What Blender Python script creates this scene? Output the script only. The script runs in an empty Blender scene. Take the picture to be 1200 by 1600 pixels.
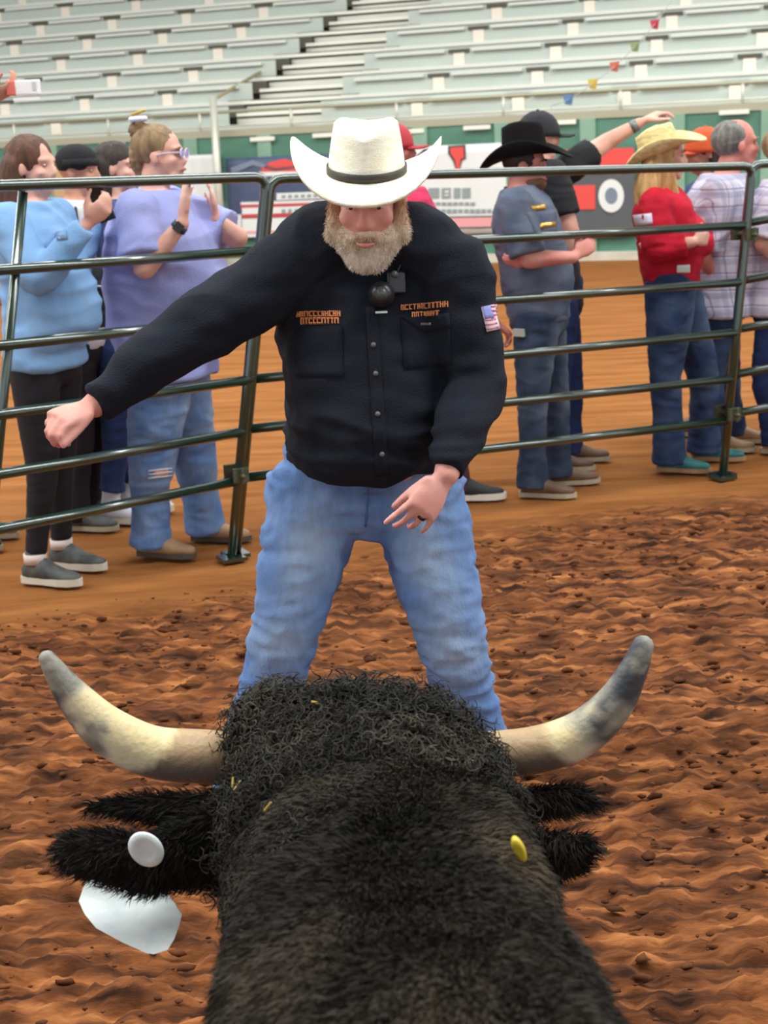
import bpy, math, random
import numpy as np
from mathutils import Vector, Matrix
from mathutils.bvhtree import BVHTree

SC = bpy.context.scene
COL = SC.collection
random.seed(7)
RNG = np.random.default_rng(11)

# ------------------------------------------------------------------ camera
FPX = 2300.0
EYE = 1.65
PITCH = math.radians(13.8)
ROLL = 0.045
CF = np.array([0, math.cos(PITCH), -math.sin(PITCH)])
_r0 = np.array([1.0, 0, 0]); _u0 = np.array([0, math.sin(PITCH), math.cos(PITCH)])
CR = _r0*math.cos(ROLL) - _u0*math.sin(ROLL)
CU = _u0*math.cos(ROLL) + _r0*math.sin(ROLL)
CP = np.array([0, 0, EYE])
cam_d = bpy.data.cameras.new('camera')
cam = bpy.data.objects.new('camera', cam_d); COL.objects.link(cam)
cam.matrix_world = Matrix(((CR[0], CU[0], -CF[0], 0), (CR[1], CU[1], -CF[1], 0), (CR[2], CU[2], -CF[2], EYE), (0, 0, 0, 1)))
cam_d.sensor_fit = 'VERTICAL'; cam_d.sensor_height = 36; cam_d.sensor_width = 27
cam_d.lens = FPX/1600*36
cam_d.clip_start = 0.05; cam_d.clip_end = 300
cam_d.dof.use_dof = True; cam_d.dof.focus_distance = 2.9; cam_d.dof.aperture_fstop = 8.0
SC.camera = cam

# ------------------------------------------------------------------ light
world = bpy.data.worlds.new('world'); SC.world = world; world.use_nodes = True
wn = world.node_tree.nodes; wl = world.node_tree.links
bg = wn['Background']
tc = wn.new('ShaderNodeTexCoord'); sx = wn.new('ShaderNodeSeparateXYZ'); rp = wn.new('ShaderNodeValToRGB')
wl.new(tc.outputs['Generated'], sx.inputs[0]); wl.new(sx.outputs['Z'], rp.inputs[0]); wl.new(rp.outputs[0], bg.inputs[0])
rp.color_ramp.elements[0].position = 0.0; rp.color_ramp.elements[0].color = (.80, .86, .90, 1)
rp.color_ramp.elements[1].position = 1.0; rp.color_ramp.elements[1].color = (.96, .98, 1.0, 1)
bg.inputs[1].default_value = 1.25
# translucent ridge strip in the arena roof and a second one over the seats
def strip(name, loc, sx_, sy_, e, tilt=0.0):
    d = bpy.data.lights.new(name, 'AREA'); d.shape = 'RECTANGLE'; d.size = sx_; d.size_y = sy_; d.energy = e; d.color = (.97, 1.0, .97)
    o = bpy.data.objects.new(name, d); COL.objects.link(o); o.location = loc; o.rotation_euler = (tilt, 0, 0); return o
strip('roof_light_strip', (0, 2.5, 11.2), 50, 2.0, 5200)
strip('roof_light_strip', (0, 14.0, 11.2), 50, 2.0, 5200)
SC.view_settings.view_transform = 'Standard'; SC.view_settings.look = 'None'
SC.view_settings.gamma = 1.0; SC.view_settings.use_curve_mapping = False
SC.view_settings.exposure = 0.12

# ------------------------------------------------------------------ geometry of view rays, used only to place things at their real distances
def ray(x, y): return CF + (x-600)/FPX*CR - (y-800)/FPX*CU
def J(x, y, D):
    d = ray(x, y); return CP + d*(D/d[1])
def G(x, y):
    d = ray(x, y); return CP + d*(-EYE/d[2])
def Zc(x, y, D): return D/ray(x, y)[1]
def mpx(x, y, D, r): return r*Zc(x, y, D)/FPX
def nrm(v):
    v = np.asarray(v, float); return v/max(np.linalg.norm(v), 1e-9)
UP = np.array([0, 0, 1.0])

# ------------------------------------------------------------------ numpy value noise
def _h(i, j, k):
    n = (i*374761393 + j*668265263 + k*2147483647*3 + 1013904223) & 0xffffffff
    n = ((n ^ (n >> 13))*1274126177) & 0xffffffff
    n = n ^ (n >> 16)
    return (n & 0xffff)/65535.0
def vnoise(P):
    P = np.asarray(P, float); I = np.floor(P).astype(np.int64); f = P-I; f = f*f*(3-2*f)
    r = 0
    for a in (0, 1):
        wa = f[:, 0] if a else 1-f[:, 0]
        for b in (0, 1):
            wb = f[:, 1] if b else 1-f[:, 1]
            for c in (0, 1):
                wc = f[:, 2] if c else 1-f[:, 2]
                r = r + wa*wb*wc*_h(I[:, 0]+a, I[:, 1]+b, I[:, 2]+c)
    return r*2-1
def fbm(P, o=4, g=.5):
    s = 0; a = 1; P = np.asarray(P, float)
    for k in range(o):
        s = s + a*vnoise(P*2**k + 17.3*k); a *= g
    return s

# ------------------------------------------------------------------ materials
def lin(c):
    return tuple(((v/255)/12.92 if v/255 <= .04045 else ((v/255+.055)/1.055)**2.4) for v in c)
MATS = {}
def mat(name, rgb, rough=.8, metal=0.0, rgb2=None, scale=8.0, stretch=(1, 1, 1), bump=0.0, bscale=60.0, attr=None, spec=.5, sheen=0, detail=4, lo=.35, hi=.65, coat=0):
    """colour rgb mixed with rgb2 by noise; attr: ramp of colours driven by a float attribute"""
    if name in MATS: return MATS[name]
    m = bpy.data.materials.new(name); m.use_nodes = True
    n = m.node_tree.nodes; l = m.node_tree.links; b = n['Principled BSDF']
    b.inputs['Roughness'].default_value = rough; b.inputs['Metallic'].default_value = metal
    b.inputs['Specular IOR Level'].default_value = spec
    if sheen: b.inputs['Sheen Weight'].default_value = sheen
    if coat:
        b.inputs['Coat Weight'].default_value = coat; b.inputs['Coat IOR'].default_value = 1.7; b.inputs['Coat Roughness'].default_value = .11
    t = n.new('ShaderNodeTexCoord'); mp = n.new('ShaderNodeMapping'); mp.inputs['Scale'].default_value = stretch
    l.new(t.outputs['Object'], mp.inputs[0])
    col = None
    base = (*lin(rgb), 1)
    if attr:
        at = n.new('ShaderNodeAttribute'); at.attribute_name = attr[0]
        cr = n.new('ShaderNodeValToRGB'); el = cr.color_ramp.elements
        for k, (p, c) in enumerate(attr[1]):
            e = el[k] if k < 2 else el.new(p)
            e.position = p; e.color = (*lin(c), 1)
        l.new(at.outputs['Fac'], cr.inputs[0]); col = cr.outputs[0]
    if rgb2 is not None:
        nz = n.new('ShaderNodeTexNoise'); nz.inputs['Scale'].default_value = scale; nz.inputs['Detail'].default_value = detail
        l.new(mp.outputs[0], nz.inputs['Vector'])
        r = n.new('ShaderNodeMapRange'); r.inputs[1].default_value = lo; r.inputs[2].default_value = hi
        l.new(nz.outputs['Fac'], r.inputs[0])
        mx = n.new('ShaderNodeMix'); mx.data_type = 'RGBA'
        l.new(r.outputs[0], mx.inputs[0])
        if col is not None: l.new(col, mx.inputs[6])
        else: mx.inputs[6].default_value = base
        mx.inputs[7].default_value = (*lin(rgb2), 1)
        if attr: mx.blend_type = 'MULTIPLY'
        col = mx.outputs[2]
    if col is not None: l.new(col, b.inputs['Base Color'])
    else: b.inputs['Base Color'].default_value = base
    if bump:
        nb = n.new('ShaderNodeTexNoise'); nb.inputs['Scale'].default_value = bscale; nb.inputs['Detail'].default_value = 3
        l.new(mp.outputs[0], nb.inputs['Vector'])
        bp = n.new('ShaderNodeBump'); bp.inputs['Strength'].default_value = bump; bp.inputs['Distance'].default_value = .01
        l.new(nb.outputs['Fac'], bp.inputs['Height']); l.new(bp.outputs[0], b.inputs['Normal'])
    MATS[name] = m
    return m

# ------------------------------------------------------------------ objects
ORIG = {}
def mk(name, V, F, m, parent=None, smooth=True, kind=None, attrs=None):
    me = bpy.data.meshes.new(name)
    V = np.asarray(V, float)
    if parent is not None: V = V - ORIG[parent.name]
    me.from_pydata(V.tolist(), [], [list(map(int, f)) for f in F]); me.update()
    return _fin(name, me, m, parent, smooth, kind, attrs)
def _fin(name, me, m, parent, smooth, kind, attrs=None):
    if m is not None:
        for mm in (m if isinstance(m, (list, tuple)) else [m]): me.materials.append(mm)
    if smooth: me.polygons.foreach_set('use_smooth', [True]*len(me.polygons))
    if attrs:
        for k, a in attrs.items():
            at = me.attributes.new(k, 'FLOAT', 'POINT'); at.data.foreach_set('value', np.asarray(a, np.float32))
    o = bpy.data.objects.new(name, me); COL.objects.link(o)
    if parent is not None:
        o.parent = parent; ORIG[o.name] = ORIG[parent.name]
    else: ORIG[o.name] = np.zeros(3)
    if kind: o['kind'] = kind
    return o
def fastmesh(name, V, tris, m, parent=None, smooth=False, kind=None, attrs=None):
    """numpy triangles, quick to build"""
    me = bpy.data.meshes.new(name); V = np.asarray(V, np.float64)
    if parent is not None: V = V-ORIG[parent.name]
    k = tris.shape[1]
    me.vertices.add(len(V)); me.vertices.foreach_set('co', V.astype(np.float32).ravel())
    me.loops.add(tris.size); me.loops.foreach_set('vertex_index', tris.astype(np.int32).ravel())
    me.polygons.add(len(tris)); me.polygons.foreach_set('loop_start', np.arange(0, tris.size, k, dtype=np.int32))
    me.update(calc_edges=True); me.validate()
    return _fin(name, me, m, parent, smooth, kind, attrs)
def tag(o, label=None, cat=None, group=None, kind=None):
    if label: o['label'] = label
    if cat: o['category'] = cat
    if group: o['group'] = group
    if kind: o['kind'] = kind
    return o
def thing(name, label, cat, loc, group=None, kind=None):
    o = bpy.data.objects.new(name, None); COL.objects.link(o); o.location = loc; o.empty_display_size = .1
    ORIG[o.name] = np.array(loc, float)
    return tag(o, label, cat, group, kind)

def perp(d):
    d = nrm(d); a = np.cross(d, UP)
    if np.linalg.norm(a) < 1e-3: a = np.cross(d, [1, 0, 0])
    a = nrm(a); return a, np.cross(d, a)

class Blob:
    def __init__(s): s.V = []; s.F = []; s.n = 0
    def add(s, V, F):
        s.V.append(np.asarray(V, float)); s.F += [[i+s.n for i in f] for f in F]; s.n += len(V); return s
    def rings(s, R, flip=False):
        """R: list of (n,3) rings of equal n; closed with fans"""
        n = len(R[0]); V = [r for r in R]; F = []
        for k in range(len(R)-1):
            for i in range(n):
                j = (i+1) % n
                F.append([k*n+i, k*n+j, (k+1)*n+j, (k+1)*n+i])
        V = np.vstack(V); c0 = R[0].mean(0); c1 = R[-1].mean(0); L = len(V)
        V = np.vstack([V, c0, c1])
        for i in range(n):
            j = (i+1) % n
            F.append([L, j, i]); F.append([L+1, (len(R)-1)*n+i, (len(R)-1)*n+j])
        if flip: F = [f[::-1] for f in F]
        return s.add(V, F)
    def loft(s, L, n=20, ex=2.2, steps=4, smooth=True):
        """L: list of (centre, A, B) half axes; A x B should point along the path"""
        C = np.array([l[0] for l in L]); A = np.array([l[1] for l in L]); B = np.array([l[2] for l in L])
        if smooth and len(L) > 2: C, A, B = [crom(q, steps) for q in (C, A, B)]
        th = np.arange(n)*2*math.pi/n
        c = np.sign(np.cos(th))*np.abs(np.cos(th))**(2/ex); sn = np.sign(np.sin(th))*np.abs(np.sin(th))**(2/ex)
        R = [C[k]+c[:, None]*A[k]+sn[:, None]*B[k] for k in range(len(C))]
        return s.rings(R)
    def limb(s, pts, rads, n=14, steps=4, flat=None, flatk=1.0, ends=True):
        """round tapering tube through pts; flat: direction in which the section is scaled by flatk"""
        P = np.array(pts, float); r = np.array(rads, float)[:, None]
        if len(P) > 2: P = crom(P, steps); r = crom(r, steps)
        T = np.gradient(P, axis=0); T = T/np.linalg.norm(T, axis=1)[:, None]
        a, b = perp(T[0]); th = np.arange(n)*2*math.pi/n; R = []
        def ring(k, c, rr):
            nonlocal a
            a = nrm(a-T[k]*(a@T[k])); b = np.cross(T[k], a)
            off = (np.cos(th)[:, None]*a+np.sin(th)[:, None]*b)*rr
            if flat is not None:
                fl = nrm(flat); off = off - (off@fl)[:, None]*fl*(1-flatk)
            return c+off
        if ends:
            for q in (-80, -50, -22):
                R.append(ring(0, P[0]+T[0]*r[0]*math.sin(math.radians(q))*.9, r[0]*math.cos(math.radians(q))))
        for k in range(len(P)): R.append(ring(k, P[k], r[k]))
        if ends:
            for q in (22, 50, 80):
                R.append(ring(len(P)-1, P[-1]+T[-1]*r[-1]*math.sin(math.radians(q))*.9, r[-1]*math.cos(math.radians(q))))
        return s.rings(R)
    def ell(s, c, rad, M=None, n=14, m=9):
        R = []
        M = np.eye(3) if M is None else M
        th = np.arange(n)*2*math.pi/n
        for k in range(1, m):
            q = -math.pi/2+math.pi*k/m
            L = np.stack([np.cos(th)*math.cos(q)*rad[0], np.sin(th)*math.cos(q)*rad[1], np.full(n, math.sin(q)*rad[2])], 1)
            R.append(np.asarray(c)+L@M.T)
        return s.rings(R)
    def box(s, c, h, M=None):
        M = np.eye(3) if M is None else M
        V = np.array([[x, y, z] for z in (-1, 1) for y in (-1, 1) for x in (-1, 1)], float)*np.asarray(h)
        return s.add(np.asarray(c)+V@M.T, [[0, 2, 3, 1], [4, 5, 7, 6], [0, 1, 5, 4], [2, 6, 7, 3], [0, 4, 6, 2], [1, 3, 7, 5]])
    def prism(s, poly, off):
        """poly: (n,3) outline, extruded by vector off"""
        poly = np.asarray(poly, float); n = len(poly); V = np.vstack([poly, poly+off])
        F = [list(range(n))[::-1], [i+n for i in range(n)]]+[[i, (i+1) % n, (i+1) % n+n, i+n] for i in range(n)]
        return s.add(V, F)
    def obj(s, name, m, parent=None, smooth=True, kind=None, attrs=None):
        return mk(name, np.vstack(s.V), s.F, m, parent, smooth, kind, attrs)
    def remesh(s, name, voxel, m, parent=None, sm=6, disp=None, attrf=None, kind=None):
        me = bpy.data.meshes.new(name); me.from_pydata(np.vstack(s.V).tolist(), [], s.F); me.update()
        t = bpy.data.objects.new('tmp', me); TMP.objects.link(t)
        a = t.modifiers.new('r', 'REMESH'); a.mode = 'VOXEL'; a.voxel_size = voxel
        if sm:
            b = t.modifiers.new('s', 'SMOOTH'); b.factor = .5; b.iterations = sm
        dg = bpy.context.evaluated_depsgraph_get(); dg.update()
        me2 = bpy.data.meshes.new_from_object(t.evaluated_get(dg)); me2.name = name
        bpy.data.objects.remove(t); bpy.data.meshes.remove(me)
        N = len(me2.vertices); co = np.empty(N*3, np.float32); me2.vertices.foreach_get('co', co); co = co.reshape(-1, 3).astype(float)
        if disp is not None:
            no = np.empty(N*3, np.float32); me2.vertices.foreach_get('normal', no); no = no.reshape(-1, 3)
            co = co + no*disp(co, no)[:, None]
        attrs = {k: f(co) for k, f in (attrf or {}).items()}
        cl = co - (ORIG[parent.name] if parent is not None else 0)
        me2.vertices.foreach_set('co', cl.astype(np.float32).ravel()); me2.update(); me2.materials.clear()
        o = _fin(name, me2, m, parent, True, kind, attrs)
        return o
TMP = COL

def crom(Q, steps):
    Q = np.asarray(Q, float); n = len(Q); out = []
    for i in range(n-1):
        p0 = Q[i-1] if i else 2*Q[0]-Q[1]; p1 = Q[i]; p2 = Q[i+1]; p3 = Q[i+2] if i+2 < n else 2*Q[-1]-Q[-2]
        for k in range(steps):
            t = k/steps
            out.append(.5*((2*p1)+(-p0+p2)*t+(2*p0-5*p1+4*p2-p3)*t*t+(-p0+3*p1-3*p2+p3)*t**3))
    out.append(Q[-1]); return np.array(out)

def frame(fwd, up):
    """columns: right, forward, up"""
    f = nrm(fwd); r = nrm(np.cross(f, up)); u = np.cross(r, f); return np.stack([r, f, u], 1)

class Surf:
    """ray casts onto a finished object, to lay pieces on its surface"""
    def __init__(s, o):
        me = o.data; off = ORIG[o.name]
        co = np.empty(len(me.vertices)*3, np.float32); me.vertices.foreach_get('co', co); s.co = co.reshape(-1, 3)+off
        me.calc_loop_triangles(); tr = np.empty(len(me.loop_triangles)*3, np.int32); me.loop_triangles.foreach_get('vertices', tr)
        s.tr = tr.reshape(-1, 3)
        s.b = BVHTree.FromPolygons(s.co.tolist(), s.tr.tolist())
    def hit(s, x, y):
        p, n, i, d = s.b.ray_cast(Vector(CP), Vector(ray(x, y)))
        if p is None: return None, None
        n = np.array(n)
        if n@ray(x, y) > 0: n = -n
        return np.array(p), n
    def near(s, p):
        q, n, i, d = s.b.find_nearest(Vector(p)); return np.array(q), np.array(n)
def patch(blob, S, quad, nu=6, nv=4, lift=.003, thick=.002):
    """conforming piece of cloth laid on surface S; quad = 4 corners (picture coordinates of the surface point), clockwise from top left"""
    q = np.array(quad, float); P = []; N = []
    for j in range(nv+1):
        for i in range(nu+1):
            u = i/nu; v = j/nv
            x, y = (q[0]*(1-u)+q[1]*u)*(1-v)+(q[3]*(1-u)+q[2]*u)*v
            p, n = S.hit(x, y)
            if p is None: p, n = P[-1] if P else J(x, y, 3.4), np.array([0, -1, 0.])
            P.append(p); N.append(n)
    P = np.array(P); N = np.array(N); nm = nrm(N.mean(0))
    V = np.vstack([P+N*lift, P-nm*thick]); L = len(P); F = []
    for j in range(nv):
        for i in range(nu):
            a = j*(nu+1)+i; b = a+1; c = a+nu+2; d = a+nu+1
            F.append([a, d, c, b]); F.append([a+L, b+L, c+L, d+L])
    bd = [i for i in range(nu+1)]+[(j+1)*(nu+1)+nu for j in range(nv)]+[nv*(nu+1)+nu-1-i for i in range(nu)]+[(nv-1-j)*(nu+1) for j in range(nv-1)]
    for k in range(len(bd)):
        a = bd[k]; b = bd[(k+1) % len(bd)]; F.append([a, b, b+L, a+L])
    blob.add(V, F)

def hairs(name, S, mask, count, length, width, dirf, m, parent, seed=1, bend=.35, kind='stuff', jitter=.35, attr=None):
    """short strands as thin bent slivers sampled over surface S where mask(points, normals) is positive"""
    rg = np.random.default_rng(seed); T = S.co[S.tr]; e1 = T[:, 1]-T[:, 0]; e2 = T[:, 2]-T[:, 0]; cr = np.cross(e1, e2)
    ar = np.linalg.norm(cr, axis=1)/2; nn = cr/(2*ar[:, None]+1e-12); cen = T.mean(1)
    w = ar*np.clip(mask(cen, nn), 0, None); w = w/w.sum()
    k = rg.choice(len(T), count, p=w); u = rg.random(count); v = rg.random(count); f = u+v > 1; u[f] = 1-u[f]; v[f] = 1-v[f]
    P = T[k, 0]+e1[k]*u[:, None]+e2[k]*v[:, None]; N = nn[k]
    L = length*(.6+.8*rg.random(count))[:, None]
    D = dirf(P, N)+rg.normal(size=(count, 3))*jitter; D = D/np.linalg.norm(D, axis=1)[:, None]
    B = D - N*(D*N).sum(1)[:, None]*.8 + rg.normal(size=(count, 3))*bend
    W = np.cross(D, rg.normal(size=(count, 3))); W = W/np.linalg.norm(W, axis=1)[:, None]*width
    p0 = P-N*.003; p1 = P+D*L*.5; p2 = p1+(D*.5+B*.5)*L*.5
    V = np.stack([p0-W, p0+W, p1-W*.8, p1+W*.8, p2], 1).reshape(-1, 3); b = np.arange(count)*5
    tri = np.concatenate([np.stack([b, b+1, b+3], 1), np.stack([b, b+3, b+2], 1), np.stack([b+2, b+3, b+4], 1)])
    at = None
    if attr is not None: at = {'tone': np.repeat(attr(P), 5)+np.repeat(rg.normal(size=count)*.12, 5)}
    return fastmesh(name, V, tri, m, parent, smooth=True, kind=kind, attrs=at)

def tube(pts, r, n=8, steps=1):
    b = Blob(); P = np.array(pts, float)
    if steps > 1: P = crom(P, steps)
    b.limb(P, [r]*len(P), n=n, steps=1, ends=False); return b
# ================================================================== SETTING
# ground ------------------------------------------------------------
def fence_y(x): return 6.30+.49*x       # rough line of the fence on the ground
def ground():
    NX = 420
    ys = [-7.0, -4, -2, -.8, 0]
    while ys[-1] < 26: ys.append(ys[-1]+max(.011, .0042*max(ys[-1], .5)) if ys[-1] < 9 else ys[-1]+.006*ys[-1])
    ys += [28, 32, 40, 60]; ys = np.array(ys)
    u = np.linspace(-1, 1, NX); 
    X = u[None, :]*(1.0+.42*np.clip(ys, 0, 26))[:, None]; Y = np.repeat(ys[:, None], NX, 1)
    X = np.hstack([np.full((len(ys), 1), -40.), np.minimum(X[:, :1]-2, -6), X, np.maximum(X[:, -1:]+2, 6), np.full((len(ys), 1), 40.)])
    Y = np.hstack([Y[:, :1], Y[:, :1], Y, Y[:, :1], Y[:, :1]])
    P = np.stack([X.ravel(), Y.ravel(), np.zeros(X.size)], 1)
    rough = np.clip((fence_y(P[:, 0])-.2+.25*vnoise(P*[.7, 1.1, 1])-P[:, 1])/.5, 0, 1)
    edge = np.exp(-((P[:, 1]-fence_y(P[:, 0])+.35)/.25)**2)
    big = fbm(P*[1.1, 3.0, 1], 3); mid = fbm(P*[5.5, 13, 1]+5, 3); fine = fbm(P*[22, 40, 1]+9, 3)
    clod = np.clip(mid, 0, 1)**1.3
    far = np.clip(1.2-P[:, 1]/14, .15, 1)
    z = rough*(.007*big+.024*clod+.017*fine)+(1-rough)*(.006*big+.004*fine)*far+edge*.012
    P[:, 2] = z-.012
    c = X.shape[1]; r = X.shape[0]; i = np.arange(r*c).reshape(r, c)
    Q = np.stack([i[:-1, :-1].ravel(), i[:-1, 1:].ravel(), i[1:, 1:].ravel(), i[1:, :-1].ravel()], 1)
    m = mat('arena_dirt', (150, 92, 55)); n = m.node_tree.nodes; l = m.node_tree.links; b = n['Principled BSDF']
    b.inputs['Roughness'].default_value = .97; b.inputs['Specular IOR Level'].default_value = .12
    t = n.new('ShaderNodeTexCoord')
    def noise(sc, st, det=4):
        mp = n.new('ShaderNodeMapping'); mp.inputs['Scale'].default_value = st; l.new(t.outputs['Object'], mp.inputs[0])
        z = n.new('ShaderNodeTexNoise'); z.inputs['Scale'].default_value = sc; z.inputs['Detail'].default_value = det; l.new(mp.outputs[0], z.inputs[0]); return z.outputs['Fac']
    def ramp(src, lst):
        cr = n.new('ShaderNodeValToRGB'); el = cr.color_ramp.elements
        for k, (p, cc) in enumerate(lst):
            e = el[k] if k < 2 else el.new(p)
            e.position = p; e.color = (*lin(cc), 1)
        l.new(src, cr.inputs[0]); return cr.outputs[0]
    tilled = ramp(noise(7.0, (.7, 3.6, 1), 9), [(.32, (40, 23, 14)), (.43, (76, 44, 26)), (.51, (102, 60, 34)), (.60, (130, 79, 45)), (.73, (170, 112, 66))])
    packed = ramp(noise(2.2, (.6, 3.6, 1), 6), [(.28, (122, 74, 35)), (.5, (143, 90, 46)), (.75, (160, 106, 60))])
    at = n.new('ShaderNodeAttribute'); at.attribute_name = 'tilled'
    mx = n.new('ShaderNodeMix'); mx.data_type = 'RGBA'; l.new(at.outputs['Fac'], mx.inputs[0]); l.new(packed, mx.inputs[6]); l.new(tilled, mx.inputs[7])
    l.new(mx.outputs[2], b.inputs['Base Color'])
    nb = noise(30, (.6, 1.8, 1), 5); bp = n.new('ShaderNodeBump'); bp.inputs['Strength'].default_value = .55; bp.inputs['Distance'].default_value = .02
    l.new(nb, bp.inputs['Height']); l.new(bp.outputs[0], b.inputs['Normal'])
    o = fastmesh('floor', P, Q, m, smooth=True, attrs={'tilled': rough*np.clip(.68+.16*P[:, 1]-.05*np.clip(P[:, 1]-3.5, 0, 3), 0, 1)+.15*np.clip(vnoise(P*[.9, 2.2, 1]), -1, 0)*rough})
    tag(o, kind='structure')
    # loose clods of earth lying on the tilled dirt, nobody could count them
    N = 4500; rg = np.random.default_rng(3)
    y = .9+rg.random(N)**.8*5.6; x = (rg.random(N)*2-1)*(.6+.36*y)
    keep = y < fence_y(x)-.3; x = x[keep]; y = y[keep]; N = len(x)
    phi = (1+5**.5)/2
    ic = np.array([[-1, phi, 0], [1, phi, 0], [-1, -phi, 0], [1, -phi, 0], [0, -1, phi], [0, 1, phi], [0, -1, -phi], [0, 1, -phi], [phi, 0, -1], [phi, 0, 1], [-phi, 0, -1], [-phi, 0, 1]])/1.9
    ifc = np.array([[0, 11, 5], [0, 5, 1], [0, 1, 7], [0, 7, 10], [0, 10, 11], [1, 5, 9], [5, 11, 4], [11, 10, 2], [10, 7, 6], [7, 1, 8], [3, 9, 4], [3, 4, 2], [3, 2, 6], [3, 6, 8], [3, 8, 9], [4, 9, 5], [2, 4, 11], [6, 2, 10], [8, 6, 7], [9, 8, 1]])
    s = (.003+.010*rg.random(N)**3)[:, None, None]
    V = ic[None]*s*(1+.35*rg.normal(size=(N, 12, 1)))*np.array([1.7, 1.0, .75])+np.stack([x, y, np.full(N, .001)], 1)[:, None]
    tri = (ifc[None]+(np.arange(N)*12)[:, None, None]).reshape(-1, 3)
    tag(fastmesh('dirt_clods', V.reshape(-1, 3), tri, mat('clod_dirt', (104, 63, 39), .97, rgb2=(70, 42, 27), scale=9, spec=.1), kind='stuff'),
        'loose brown clods of earth scattered over the tilled dirt floor', 'dirt')
ground()

# roof over the arena: corrugated sheets on steel beams, open at the sides
def roof():
    m = mat('roof_sheet', (112, 116, 112), .7, .2, rgb2=(98, 102, 100), scale=2); b = Blob(); b.box((0, 9, 12.3), (34, 24, .05)); tag(b.obj('ceiling', m, None, False), kind='structure')
    c = bpy.data.objects['ceiling']
    for y in range(-14, 34, 4):
        if abs(y-2) > 1 and abs(y-14) > 1: Blob().box((0, y+.5, 12.1), (34, .09, .16)).obj('beam', mat('roof_steel', (120, 124, 120), .6, .3), c, False)
    for x in (-18, 18):
        for y in (-13, 4, 21):
            t = thing('roof_column', 'grey steel column carrying the arena roof, outside the picture', 'column', (x*1.6, y, 0), 'roof columns')
            tube([[x*1.6, y, 0], [x*1.6, y, 12.25]], .16, 12).obj('shaft', mat('roof_steel', (120, 124, 120), .6, .3), t); Blob().box((x*1.6, y, .02), (.3, .3, .02)).obj('base_plate', mat('roof_steel', (120, 124, 120), .6, .3), t, False)
roof()

# wall at the back, below the seats -----------------------------------
TH = math.radians(20); WT = np.array([math.cos(TH), -math.sin(TH), 0]); WN = np.array([math.sin(TH), math.cos(TH), 0])
W0 = G(600, 411); W0[2] = 0
MW = np.stack([WT, WN, UP], 1)
def WP(u, v, z): return W0+WT*u+WN*v+UP*z
def WU(x, y, v=0.0):
    d = ray(x, y); s = ((W0+v*WN-CP)@WN)/(d@WN); P = CP+s*d; return (P-W0)@WT, P[2]
def wbox(name, u0, u1, v0, v1, z0, z1, m, parent=None, smooth=False):
    b = Blob(); b.box(WP((u0+u1)/2, (v0+v1)/2, (z0+z1)/2), ((u1-u0)/2, (v1-v0)/2, (z1-z0)/2), MW); return b.obj(name, m, parent, smooth)
green = mat('green_sheet', (84, 132, 112), .6, rgb2=(72, 118, 100), scale=1.2, stretch=(1, 1, 3))
postm = mat('pale_green_steel', (132, 168, 146), .5, rgb2=(120, 156, 136), scale=3)
alu = mat('aluminium_plank', (214, 213, 200), .42, .25, rgb2=(200, 200, 188), scale=2.5, stretch=(.4, 1, 1))
aluw = mat('aluminium_bright', (236, 234, 222), .4, .15)
riserm = mat('riser_sheet', (198, 206, 197), .5, .1, rgb2=(188, 197, 189), scale=1.6, stretch=(.4, 1, 2))
brk = mat('bracket_white', (243, 232, 216), .6)
dark = mat('gap_shade', (92, 88, 76), .9); seatm = mat('seat_aluminium', (218, 221, 212), .4, .2)  # dark: shade painted between planks, treads and seats
conc = mat('pale_kerb', (205, 200, 186), .8, rgb2=(188, 180, 160), scale=4)
beige = mat('beige_rail', (170, 168, 146), .45, .3)
ZW = 1.95
wall = thing('wall_back', None, None, tuple(W0), kind='structure')
UL, UR = -14.0, 12.0
wu = [WU(x, 210)[0] for x in (130, 451, 685, 812, 939, 1075)]
panels = [UL]+[-12.99+1.24*k for k in range(20)]+[UR]
for a, b in zip(panels[:-1], panels[1:]):
    wbox('panel', a+.006, b-.006, 0, .04, .10, ZW, green, wall)
for u in panels[1:-1]:
    wbox('wall_post', u-.11, u+.11, -.05, .0, .05, ZW, postm, wall)
wbox('kerb', UL, UR, -.12, .06, -.03, .11, conc, wall)
# bright glints under the bleacher edge, put in as small pale pieces
for x, y in ((55, 232), (410, 217), (508, 211), (642, 205), (745, 199), (878, 191), (1147, 175)):
    u, z = WU(x, y, -.06); wbox('edge_glint', u-.2, u+.2, -.07, -.05, z-.03, z+.03, aluw, wall)

# bleachers ------------------------------------------------------------
bl = thing('bleachers', 'long empty aluminium bleachers rising in rows behind the green wall', 'bleachers', tuple(WP(0, .3, 0)))
RUN, RISE, Z0 = .8, .385, 2.12
BAY = 1.545
NR = 16
protos = {}
def piece(name, key, u0, u1, v0, v1, z0, z1, m):
    """one plank/panel; alike pieces share their mesh"""
    k = (key, round(u1-u0, 3))
    c = WP((u0+u1)/2, (v0+v1)/2, (z0+z1)/2)-ORIG[bl.name]
    if k not in protos:
        b = Blob(); h = np.array([(u1-u0)/2, (v1-v0)/2, (z1-z0)/2]); b.box((0, 0, 0), h, MW)
        ORIG['_z'] = np.zeros(3)
        me = bpy.data.meshes.new(name); me.from_pydata(np.vstack(b.V).tolist(), [], b.F); me.materials.append(m); protos[k] = me
    o = bpy.data.objects.new(name, protos[k]); COL.objects.link(o); o.parent = bl; o.location = c; return o
def a_left(k):   # aisle edges at each row
    return -2.62
def a_right(k): return -1.02
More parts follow.
